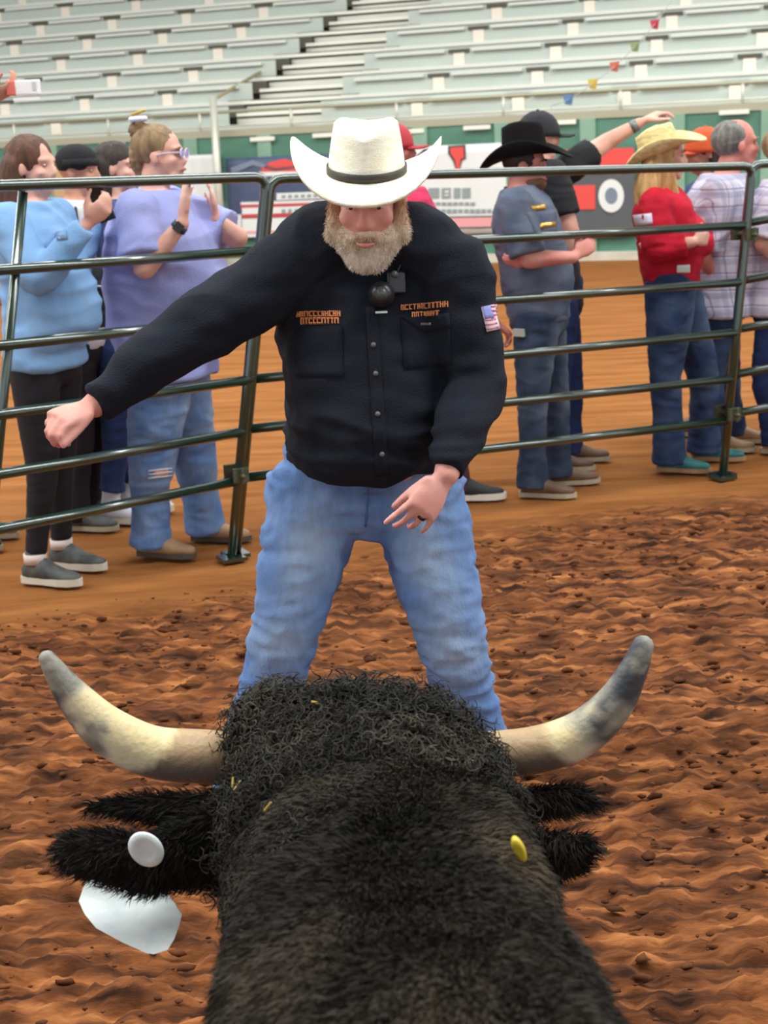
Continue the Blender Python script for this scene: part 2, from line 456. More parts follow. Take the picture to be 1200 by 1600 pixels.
for k in range(NR):
    v = .4+RUN*k; z = Z0+RISE*k
    off = .57+.10*(k-1)
    us = [off+BAY*j for j in range(-11, 9) if UL < off+BAY*j < UR]
    aL = WU(355+37*k, 183-34*k, v)[0]
    aR = aL+1.55
    for (p, q) in ((UL, aL), (aR, UR)):
        piece('foot_plank', 'f', p, q, v-.03, v+.50, z-.035, z, alu)
        piece('nose_strip', 'n', p, q, v-.045, v-.03, z-.050, z+.006, aluw)
        piece('riser_panel', 'r', p, q, v+.06, v+.075, z, z+.315-.68*(z+.3-EYE)/24, riserm)
        cuts = [p]+[u for u in us if p+.1 < u < q-.1]+[q]
        for a, b in zip(cuts[:-1], cuts[1:]):
            piece('seat_plank', 's', a+.22, b-.22, v-.01, v+.055, z+.200, z+.245, seatm)
        for u in us:
            if p+.1 < u < q-.1:
                piece('splice_plate', 'b', u-.09, u+.09, v+.035, v+.06, z+.010, z+.185, brk); piece('seat_gap_shade', 'sj', u-.17, u+.17, v+.03, v+.058, z+.19, z+.245, dark)  # dark piece colours in the shade of the gap between seats
        piece('shade_sheet', 'g', p, q, v+.62, v+.66, z+.14, z+.325, dark)  # dark sheet paints the shade line below the next row's nose
    # stair treads in the aisle: two to a row
    piece('stair_tread', 't', aL+.0, aR-.0, v-.05, v+.37, z-.05, z, aluw)
    piece('stair_tread', 't', aL+.0, aR-.0, v+.34, v+.77, z+.14, z+.19, aluw)
    piece('stair_riser', 'tr', aL+.0, aR-.0, v+.36, v+.375, z-.03, z+.105, alu); piece('shade_sheet', 'g2', aL-.02, aR+.02, v+.40, v+.42, z-.2, z+.16, dark)  # dark sheets behind the risers paint the shade between treads
    piece('stair_riser', 'tr', aL+.0, aR-.0, v+.76, v+.775, z+.16, z+.30, alu); piece('shade_sheet', 'g3', aL-.35, aR+.35, v+.81, v+.83, z-.06, z+RISE+.02, dark)
# fascia under the first row and supporting frames under the seats
piece('fascia', 'fa', UL, UR, -.02, .30, ZW, ZW+.10, beige)
piece('fascia', 'fb', UL, UR, .25, .33, ZW+.10, Z0-.04, alu)
for j in range(12):
    u = UL+.4+j*2.2
    b = Blob(); b.box(WP(u, .5, .78), (.05, .05, .75), MW); b.box(WP(u, 4.0, 1.6), (.05, .05, 1.6), MW); b.box(WP(u, 7.9, 2.4), (.05, .05, 2.4), MW)
    p0 = WP(u, .4, Z0-.45); p1 = WP(u, .4+RUN*9.4, Z0-.45+RISE*9.4); b.limb([p0, p1], [.05, .05], n=6)
    b.obj('support_frame', beige, bl, False)

gr = thing('guard_rail', 'pale steel guard rail along the front walkway of the bleachers', 'railing', tuple(WP(0, .12, ZW+.1)))
zr = WU(700, 155, .12)[1]
tube([WP(UL, .12, zr), WP(UR, .12, zr)], .026).obj('top_rail', beige, gr)
tube([WP(UL, .12, ZW+.16), WP(UR, .12, ZW+.16)], .016).obj('toe_rail', alu, gr)
for x in (-150, 20, 168, 312, 455, 620, 787, 970, 1160):
    u = WU(x, 180, .12)[0]; tube([WP(u, .12, ZW+.08), WP(u, .12, zr)], .024).obj('post', alu, gr)
# tall pole in front of the wall by the aisle
pl = thing('support_pole', 'thin pale upright pole standing before the wall below the bleacher stair', 'pole', tuple(G(345, 417)))
pp = WU(341, 300, -.3); tube([WP(pp[0], -.3, 0), WP(pp[0]+.02, -.3, WU(338, 150, -.3)[1])], .06, 10).obj('shaft', alu, pl)
Blob().box(WP(pp[0], -.3, .01), (.12, .12, .02), MW).obj('base_plate', alu, pl, False)
# stair handrails
sh_m = mat('dull_brass_rail', (166, 152, 118), .5, .3)
def handrail(pts, label):
    P = [WP(WU(x, y, v)[0], v, WU(x, y, v)[1]) for x, y, v in pts]
    t = thing('stair_handrail', label, 'handrail', tuple(WP((P[0]-W0)@WT, (P[0]-W0)@WN, Z0)), 'bleacher stair handrails')
    tube(P, .028).obj('rail', sh_m, t)
    for p in P:
        v = (p-W0)@WN; zf = Z0+RISE*math.floor(max(0, (v-.35)/RUN)); tube([p, [p[0], p[1], zf-.01]], .02).obj('post', sh_m, t)
handrail([(330, 158, .5), (372, 133, 1.3), (408, 112, 2.1), (438, 92, 2.9)], 'lower dull steel handrail slanting up the bleacher stair behind the purple shirt')
handrail([(470, 58, 3.7), (495, 30, 4.5), (525, 2, 5.3), (545, -22, 6.1)], 'upper dull steel handrail slanting up the bleacher stair near the top edge')

# banners on the wall ----------------------------------------------------
def banner(name, label, x0, y0, x1, y1, m):
    u0, z0 = WU(x0, y0, -.07); u1, _ = WU(x1, y0, -.07); _, zb = WU((x0+x1)/2, y1, -.07)
    z0 = WU((x0+x1)/2, y0, -.07)[1]
    t = thing(name, label, 'banner', tuple(WP((u0+u1)/2, -.07, zb)), 'wall banners')
    bb = Blob(); nu, nv = 24, 10; V = []; F = []
    for j in range(nv+1):
        for i in range(nu+1):
            V.append(WP(u0+(u1-u0)*i/nu, -.075+.006*math.sin(i*.9)*math.sin(j*.5+1), zb+(z0-zb)*j/nv))
    for j in range(nv):
        for i in range(nu):
            a = j*(nu+1)+i; F.append([a, a+1, a+nu+2, a+nu+1])
    L = len(V); V = V+[p+WN*.008 for p in V]; F = F+[[i+L for i in f[::-1]] for f in F]
    bd = list(range(nu+1))+[(j+1)*(nu+1)+nu for j in range(nv)]+[nv*(nu+1)+nu-1-i for i in range(nu)]+[(nv-1-j)*(nu+1) for j in range(nv-1)]
    F += [[bd[(k+1) % len(bd)], bd[k], bd[k]+L, bd[(k+1) % len(bd)]+L] for k in range(len(bd))]
    mk('sheet', V, F, m, t, True); return t
def pr(name, t, pts, m, d=0.0):
    """printed area: thin outlined patch on the banner"""
    P = []
    for x, y in pts:
        u, z = WU(x, y, -.088-d); P.append(WP(u, -.088-d, z))
    Blob().prism(P[::-1], WN*.004).obj(name, m, t, False)
def rect(name, t, x0, y0, x1, y1, m, sl=-.04, d=0.0):
    pr(name, t, [(x0, y0), (x1, y0+sl*(x1-x0)), (x1, y1+sl*(x1-x0)), (x0, y1)], m, d)
navy = mat('navy_vinyl', (62, 74, 104), .55, rgb2=(78, 92, 120), scale=2); white = mat('white_vinyl', (222, 224, 222), .5); redv = mat('red_vinyl', (190, 62, 66), .5)
pinkv = mat('pink_vinyl', (226, 158, 160), .5); greyv = mat('grey_vinyl', (140, 152, 152), .5); greyd = mat('dark_grey_vinyl', (84, 88, 92), .5); redb = mat('bright_red_vinyl', (222, 76, 70), .5)
swoosh = mat('swoosh_vinyl', (120, 130, 150), .5); tan = mat('tan_board', (196, 164, 120), .8)
t = banner('wall_banner', 'navy banner with red emblem and striped print left of the cream hat', 352, 244, 516, 372, navy)
pr('swoosh', t, [(360, 262), (395, 250), (430, 262), (470, 258), (470, 262), (430, 268), (395, 258), (362, 272)], swoosh)
pr('emblem', t, [(405, 268), (420, 254), (445, 248), (462, 254), (470, 268)], redb); pr('emblem_base', t, [(402, 276), (404, 269), (472, 267), (474, 273)], white)
rect('strip', t, 354, 272, 400, 280, white); rect('strip', t, 432, 302, 516, 313, white); rect('strip', t, 376, 316, 516, 320, white, -.03)
rect('stripe', t, 376, 320, 516, 325, redv, -.03); rect('stripe', t, 378, 325, 516, 335, white, -.03); rect('stripe', t, 378, 335, 516, 341, redv, -.03)
rect('strip', t, 353, 336, 377, 371, white); rect('strip', t, 378, 342, 516, 371, white, -.03); rect('stripe', t, 360, 362, 470, 366, pinkv, -.03, .005)
for k in range(7): rect('mark', t, 440+k*10, 326-.3*k+1, 446+k*10, 333-.3*k, greyv, d=.005)
for k in range(6): rect('mark', t, 440+k*10, 304-.3*k+1, 446+k*10, 310-.3*k, greyv, d=.005)
t = banner('wall_banner', 'white banner with big red letters right of the cream hat', 648, 226, 790, 366, white)
blk = mat('black_vinyl', (60, 60, 62), .5)
# letter G-like and V-like shapes
pr('letter_edge', t, [(646, 262), (650, 244), (662, 233), (677, 231), (677, 237), (668, 239), (662, 250), (662, 262), (656, 268), (650, 268)], blk)
pr('letter', t, [(649, 264), (652, 246), (661, 238), (668, 238), (664, 250), (661, 262), (655, 268)], redb, .005)
pr('letter_edge', t, [(700, 228), (727, 226), (728, 248), (722, 250), (718, 265), (712, 265), (708, 252), (700, 240)], blk)
pr('letter', t, [(703, 231), (724, 229), (725, 247), (720, 248), (717, 265), (713, 265), (711, 250), (704, 240)], redb, .005)
for k, (a, b) in enumerate(((669, 686), (690, 704), (709, 719), (722, 735))): rect('letter', t, a, 294-.05*k, b, 310-.05*k, greyv)
rect('mark', t, 695, 298, 701, 301, white, d=.005); rect('mark', t, 695, 304, 701, 306, white, d=.005)
for k in range(8): rect('mark', t, 672+k*9, 316, 679+k*9, 321, greyv)
for k in range(10): rect('mark', t, 680+k*9, 327, 687+k*9, 333, greyv)
rect('stripe', t, 664, 341, 790, 356, pinkv, -.02); rect('line', t, 664, 339, 790, 341, greyd, -.02, .005); rect('line', t, 684, 356, 790, 358, greyd, -.02, .005)
t = banner('wall_banner', 'grey and red banner with a round white emblem between cowboy and red shirt', 876, 232, 992, 372, greyd)
rect('panel_print', t, 878, 234, 990, 262, redb, -.03); rect('panel_print', t, 884, 290, 930, 328, redb, -.02)
rect('line', t, 884, 268, 960, 272, redb, -.02, .005)
c = [(955+20*math.cos(a), 306+26*math.sin(a)) for a in np.linspace(0, 2*math.pi, 25)[:-1]]; pr('emblem', t, c, white, .004)
c = [(955+10*math.cos(a), 306+13*math.sin(a)) for a in np.linspace(0, 2*math.pi, 17)[:-1]]; pr('emblem_core', t, c, swoosh, .008)
t = banner('wall_banner', 'plain white sheet on the wall beside the glasses and purple shirt', 284, 242, 342, 312, white)
t = banner('wall_banner', 'tan board on the wall behind the person in the black beanie', 78, 247, 172, 330, tan)

# string of little coloured pennants ---------------------------------------
V0 = .06
ps = [(862, 165), (888, 156), (926, 131), (960, 104), (992, 73), (1023, 38), (1050, 0), (1090, -60)]
Dp = 14.0
P = [J(x, y, Dp+.35*i) for i, (x, y) in enumerate(ps)]
fl = thing('pennant_string', 'string of small coloured pennants hanging across the bleachers, top right', 'bunting', tuple(P[0]))
col = mat('cord_grey', (150, 152, 150), .8)
foot = P[0]*1.0; foot = np.array([P[0][0]-.3, P[0][1]+.2, 0.0])
top = P[-1]; mast = top+np.array([1.6, .5, .5])
tube([foot, P[0]], .006, 5).obj('cord', col, fl); tube(P+[mast], .004, 5, 2).obj('cord', col, fl)
for (x, y, c, i) in ((888, 156, (96, 140, 190), 1), (926, 131, (214, 196, 96), 2), (960, 104, (206, 112, 92), 3), (992, 73, (140, 160, 110), 4), (1023, 38, (186, 62, 84), 5)):
    p = P[i]; b = Blob(); b.prism([p+[-.05, 0, .04], p+[.05, 0, .05], p+[.035, .02, -.05], p+[-.03, 0, -.04]], np.array([0, .006, 0])); b.obj('pennant', mat('pennant_%d' % i, c, .7), fl, False)
ms = thing('string_mast', 'slim steel mast right of the frame that carries the pennant string', 'mast', (mast[0], mast[1], 0))
tube([[mast[0], mast[1], 0], [mast[0], mast[1], mast[2]+.2]], .05, 12).obj('shaft', alu, ms)
Blob().box((mast[0], mast[1], .02), (.16, .16, .02)).obj('base_plate', alu, ms, False)

# fence --------------------------------------------------------------------
fg = mat('dark_green_paint', (8, 40, 27), .30, .0, rgb2=(12, 46, 32), scale=6, spec=.6, coat=1)
A1 = J(365, 868, 6.0); B1 = J(1133, 735, 7.1); A1[2] = 0; B1[2] = 0
FD = nrm(B1-A1); FN = np.array([FD[1], -FD[0], 0.])
A0 = J(0, 826, 5.36); FDa = nrm((A1-A0)*[1, 1, 0]); FNa = np.array([FDa[1], -FDa[0], 0.])
def FPt(x, y):
    d = ray(x, y); n = FN if x > 360+(868-y)*.085-8 else FNa; s = ((A1-CP)@n)/(d@n); return CP+s*d
def fence_panel(label, rails, n0, n1, stay=None):
    """rails: list of (x0,y0,x1,y1); first is the top; posts run through their ends, corners rounded"""
    L = [FPt(a, b) for a, b, c, d in rails]; R = [FPt(c, d) for a, b, c, d in rails]
    def foot(Q):
        d = Q[-1]-Q[0]; return Q[0]+d*(Q[0][2]/(-d[2]))
    fl, fr = foot(L), foot(R)
    t = thing('fence_panel', label, 'fence', tuple((fl+fr)/2), 'fence panels')
    off = FN*n0; offr = FN*n1
    l0, r0 = L[0]+off, R[0]+offr; fl = fl+off; fr = fr+offr; RC = .06
    along = nrm(r0-l0)
    def corner(c, a, b): return [c+a*RC, c+a*RC*.45+b*RC*.08, c+a*RC*.08+b*RC*.45, c+b*RC]
    path = [fl]+[fl+(l0-fl)*.5]+corner(l0, nrm(fl-l0), along)+[l0+(r0-l0)*.5]+corner(r0, -along, nrm(fr-r0))+[fr+(r0-fr)*.5, fr]
    tube(path, .0215, 10).obj('outer_frame', fg, t)
    for k in range(1, len(L)):
        tube([L[k]+off, R[k]+offr], .0205, 10).obj('rail', fg, t)
    if stay:
        for x in stay:
            p = FPt(*x[0])-FN*.0+off*.5; q = FPt(*x[1])+off*.5; d = q-p; q = p+d*((p[2]-.02)/(-d[2])); tube([p, q], .019, 8).obj('stay', fg, t)
    for P_ in (fl, fr):
        Blob().box((P_[0], P_[1], .008), (.05, .05, .008), np.stack([FD, FN, UP], 1)).obj('foot_plate', fg, t, False)
    return t
def ext(a, b, c, d, x): return (x, b+(d-b)*(x-a)/(c-a))
RA = [(0, 290, 416, 276), (0, 422, 410, 391), (0, 540, 403, 496), (0, 648, 393, 593), (0, 741, 383, 674), (0, 827, 373, 751)]
RA = [(*ext(*r, -330+2*k), r[2], r[3]) for k, r in enumerate(RA)]
fence_panel('left dark green fence panel before the women in blue and purple', RA, 0, 0, stay=[((36, 300), (17, 500))])
RB = [(430, 279, 1176, 259), (424, 394, 1162, 352), (416, 498, 1156, 441), (407, 594, 1151, 520), (396, 673, 1144, 592), (386, 750, 1138, 657)]
fence_panel('middle dark green fence panel behind the man in black', RB, -.05, 0)
RC_ = [(1185, 257, 1262, 254), (1172, 350, 1262, 333), (1166, 440, 1262, 421), (1161, 516, 1262, 499), (1154, 588, 1262, 566), (1148, 650, 1262, 629)]
RC_ = [(r[0], r[1], *ext(*r, 1560)) for r in RC_]
fence_panel('right dark green fence panel cut off by the right edge', RC_, -.05, 0)
clm = mat('rusty_clamp', (92, 88, 66), .6, .3, rgb2=(60, 66, 50), scale=30)
def clampit(x, y, label):
    p = FPt(x, y); t = thing('panel_clamp', label, 'clamp', tuple(p), 'panel clamps')
    for q in (.03, -.075): Blob().box(p+FN*q, (.034, .010, .03), np.stack([FD, FN, UP], 1)).obj('plate', clm, t, False)
    b = Blob(); b.limb([p-FN*.1+UP*.0+FD*.0, p+FN*.06], [.011, .011], n=8); b.limb([p+FN*.055+UP*.03, p+FN*.055-UP*.03], [.007, .007], n=6); b.obj('pin', clm, t)
clampit(372, 741, 'rusty clamp joining the fence panels low down beside the man in black')
clampit(1168, 366, 'upper rusty clamp joining the fence panels before the plaid shirt')
clampit(1141, 646, 'lower rusty clamp joining the fence panels by the right boots')
# ================================================================== PEOPLE
skin_m = lambda key, c, c2: mat('skin_'+key, c, .55, rgb2=c2, scale=9, bump=.05, bscale=150, spec=.35)
SK_pink = skin_m('pink', (222, 164, 152), (206, 138, 126))
SK_rose = skin_m('rose', (214, 146, 134), (196, 120, 110))
SK_fair = skin_m('fair', (224, 176, 158), (210, 152, 136))
SK_tan = skin_m('tan', (196, 142, 118), (178, 122, 100))
eye_w = mat('eye_white', (196, 186, 176), .6); eye_d = mat('eye_dark', (54, 44, 40), .2); lip_m = mat('lip', (176, 98, 92), .5)

def fold(freq, amp, st=(1, 1, 2.2), seed=0.0):
    def f(co, no):
        q = co*np.array(st)*freq+seed
        a = vnoise(q+vnoise(q*.5)[:, None]*1.2); b = vnoise(q*2.3+7)
        return amp*((1-np.abs(a)*2)*.6+b*.35)
    return f

def hand(bl, w, d, n, left, s=1.0, curl=(.5, .5, .5, .5), spread=.0, thumb=.5, tc=.3, fl=1.0):
    """five separate fingers grown out of a palm; d fingers' direction, n palm normal"""
    d = nrm(d); n = nrm(n-d*(n@d)); side = np.cross(n, d) if left else np.cross(d, n)
    w = np.asarray(w, float)
    bl.loft([(w-d*.02*s, side*.024*s, np.cross(d, side)*.018*s), (w+d*.015*s, side*.028*s, np.cross(d, side)*.017*s), (w+d*.05*s, side*.040*s, np.cross(d, side)*.016*s), (w+d*.088*s, side*.041*s, np.cross(d, side)*.0125*s)], n=12, steps=2)
    for i, (L, r) in enumerate(((.074, .0088), (.082, .009), (.076, .0086), (.060, .0076))):
        q = (1.5-i)
        p = w+d*(.086-.004*abs(i-1)-(.006 if i == 3 else 0))*s+side*q*.0205*s
        a = curl[i]; dd = nrm(d+side*q*spread); pts = [p-dd*.012*s, p]; ang = 0
        for seg, k in ((.46, .8), (.30, 1.15), (.24, .8)):
            ang += a*k; v = dd*math.cos(ang)+n*math.sin(ang); p = p+v*L*seg*s*fl; pts.append(p)
        for a_, b_, r0, r1 in ((0, 1, r*1.02, r), (1, 2, r, r*.94), (2, 3, r*.94, r*.88), (3, 4, r*.88, r*.78)):
            bl.limb([pts[a_], pts[b_]], [r0*s, r1*s], n=9)
    p = w+d*.022*s+side*.026*s; v = nrm(d*.65+side*thumb*1.4+n*tc)
    p1 = p+v*.040*s; v2 = nrm(v*.7+d*.6+n*tc*.6); p2 = p1+v2*.032*s; v3 = nrm(v2+d*.3+n*tc*.4); p3 = p2+v3*.024*s
    bl.limb([p, p1], [.015*s, .0115*s], n=9); bl.limb([p1, p2], [.0115*s, .010*s], n=9); bl.limb([p2, p3], [.010*s, .0085*s], n=9)

def headgeo(bl, c, M, k=1.0):
    W = lambda x, y, z: c+M@(np.array([x, y, z])*k)
    bl.ell(W(0, -.012, .032), (.074*k, .094*k, .085*k), M, 18, 12)
    bl.ell(W(0, .024, -.035), (.060*k, .066*k, .075*k), M, 16, 10)
    bl.ell(W(0, .052, -.090), (.032*k, .030*k, .026*k), M)
    bl.limb([W(0, .082, .012), W(0, .099, -.028)], [.009*k, .0125*k], n=10); bl.ell(W(0, .092, -.035), (.019*k, .014*k, .010*k), M)
    bl.ell(W(0, .072, .022), (.054*k, .020*k, .012*k), M)
    for s in (-1, 1):
        bl.ell(W(s*.036, .058, -.028), (.024*k, .024*k, .022*k), M); bl.ell(W(s*.077, -.006, -.012), (.010*k, .019*k, .030*k), M)
    bl.ell(W(0, .080, -.062), (.026*k, .013*k, .011*k), M)
    bl.limb([W(-.034, .05, -.085), W(.034, .05, -.085)], [.02*k, .02*k], n=8)
def facebits(t, c, M, k, brow=None, lips=lip_m, glasses=False):
    W = lambda x, y, z: c+M@(np.array([x, y, z])*k)
    for s in (-1, 1):
        Blob().ell(W(s*.030, .0775, .003), (.0120*k, .006*k, .0042*k), M).obj('eye', eye_w, t)
        Blob().ell(W(s*.030, .0815, .003), (.0048*k, .0035*k, .0040*k), M).obj('iris', eye_d, t)
        if brow is not None:
            Blob().limb([W(s*.014, .092, .021), W(s*.032, .092, .027), W(s*.050, .078, .020)], [.0035*k, .004*k, .003*k], n=6).obj('eyebrow', brow, t)
    b = Blob().limb([W(-.022, .088, -.063), W(0, .0945, -.061), W(.022, .088, -.063)], [.003*k, .0058*k, .003*k], n=8); b.obj('lips', lips, t)

def hat(t, c, M, m, band, k=1.0, rx=.165, ry=.195, curl=.07, crown=.115, front=.02, name='hat', crease=.03, pinch=.0, droop=0.0, rimm=None):
    """cowboy hat: creased crown and brim rolled up at the sides; c = centre of the head opening"""
    n = 40; th = np.arange(n)*2*math.pi/n; cx, sy = np.cos(th), np.sin(th); R = []
    cx0, cy0 = .079, .099
    def B(u, low):   # brim, u=0 at crown, 1 at the edge
        x = cx*(cx0+(rx-cx0)*u); y = sy*(cy0+(ry-cy0)*u)
        z = curl*np.abs(cx)**2.4*u**2.2 - front*np.abs(sy)**2*u**1.6 - low - droop*u*(sy > 0)*sy
        x = x*(1-.16*np.abs(cx)**3*u**2)
        return np.stack([x, y, z], 1)
    R.append(np.stack([cx*.06, sy*.07, np.full(n, .03)], 1)); R.append(np.stack([cx*(cx0-.004), sy*(cy0-.004), np.full(n, -.004)], 1))
    for u in (.25, .5, .75, 1.0): R.append(B(u, .005))
    for u in (1.01, .75, .5, .25, .06): R.append(B(u, -.002))
    for q in (.12, .35, .6, .82, .95):
        f = 1-.20*q**1.5; R.append(np.stack([cx*cx0*f*(1-pinch*q*(sy > 0)*sy), sy*cy0*(1-.12*q), np.full(n, crown*q)+.012*q*np.abs(cx)], 1))
    for f in (.90, .75, .5, .25):
        x = cx*cx0*.80*f; y = sy*cy0*.88*f
        z = crown*(1.02)+.012*np.abs(cx)*f-crease*np.exp(-(x/.028)**2)-.012*(sy > .2)*f*sy
        R.append(np.stack([x*(1-pinch*np.clip(sy, 0, 1)), y, z], 1))
    V = np.vstack(R)*k; b = Blob(); nb = len(R)
    b.rings([c+r*k@M.T for r in R]); o = b.obj(name, m, t)
    b = Blob(); RR = []
    for f, z in ((1.0, .004), (1.04, .004), (1.04, .022), (1.0, .022)):
        RR.append(c+(np.stack([cx*cx0*f*.995, sy*cy0*f*.995, np.full(n, z)], 1)*k)@M.T)
    V = np.vstack(RR); F = []
    for q in range(4):
        for i in range(n):
            j = (i+1) % n; F.append([q*n+i, q*n+j, ((q+1) % 4)*n+j, ((q+1) % 4)*n+i])
    mk('hat_band', V, F, band, o if False else t, True)
    return o
def cap(t, c, M, m, k=1.0, name='cap', brim=True, bm=None):
    n = 28; th = np.arange(n)*2*math.pi/n; cx, sy = np.cos(th), np.sin(th); R = []
    for q in (-.02, .0, .03, .055, .075, .09, .097):
        f = math.sqrt(max(0.02, 1-(max(q, 0)/.1)**2)); R.append(c+(np.stack([cx*.083*f, sy*.103*f-.006, np.full(n, q+.02)], 1)*k)@M.T)
    b = Blob().rings(R); o = b.obj(name, m, t)
    Blob().ell(c+M@(np.array([0, -.006, .119])*k), (.008*k, .008*k, .005*k), M).obj('button', bm or m, t)
    if brim:
        a = np.linspace(-1.15, 1.15, 13); outer = np.stack([np.sin(a)*.078, .085+np.cos(a)*.085, -.012*np.sin(a)**2], 1); inner = np.stack([np.sin(a)*.078, .055+np.cos(a)*.04, -.012*np.sin(a)**2+.002], 1)
        V = []; 
        for dz in (.006, -.001):
            for r in (outer, inner): V += [c+M@((q+[0, 0, dz+.002])*k) for q in r]
        N = 13; F = []
        for i in range(N-1):
            F += [[i, N+i, N+i+1, i+1], [2*N+i, 2*N+i+1, 3*N+i+1, 3*N+i], [i, i+1, 2*N+i+1, 2*N+i], [N+i+1, N+i, 3*N+i, 3*N+i+1]]
        F += [[0, 2*N, 3*N, N], [N-1, 2*N-1, 4*N-1, 3*N-1]]
        mk('visor', V, F, bm or m, t, True)
    return o

def shoe(t, ank, fd, m, sole_m, kind='boot', s=1.0, shaft=.16, z0=0.0, knee=None):
    fd = nrm([fd[0], fd[1], 0]); sd = np.cross(fd, UP); g = np.array([ank[0], ank[1], z0]); b = Blob()
    P = lambda f, z: g+fd*f*s+UP*z*s
    b.loft([(P(-.055, .045), sd*.030*s, UP*.036*s), (P(-.02, .055), sd*.040*s, UP*.052*s), (P(.04, .055), sd*.042*s, UP*.050*s), (P(.08, .045), sd*.044*s, UP*.038*s), (P(.13, .036), sd*.045*s, UP*.026*s), (P(.185, .032), sd*.032*s, UP*.02*s), (P(.205, .030), sd*.014*s, UP*.012*s)], n=16)
    b.limb([P(-.01, .06), np.array([ank[0], ank[1], z0+.11+.0*s]), np.array([ank[0], ank[1], z0+.11])+nrm((knee-ank) if knee is not None else UP)*max(shaft-.1, .01)], [.040*s, .041*s, .045*s], n=14)
    o = b.remesh(kind, .007, m, t, sm=4)
    out = [(-.07, .0), (-.06, .03), (-.01, .036), (.05, .036), (.12, .046), (.17, .040), (.205, .018), (.215, 0)]
    poly = [g+fd*f*s+sd*w*s+UP*.002 for f, w in out]+[g+fd*f*s-sd*w*s+UP*.002 for f, w in out[::-1][1:-1]]
    b = Blob(); b.prism(poly, UP*(.022 if kind == 'boot' else .030)*s); b.obj('sole', sole_m, t, False)
    return o

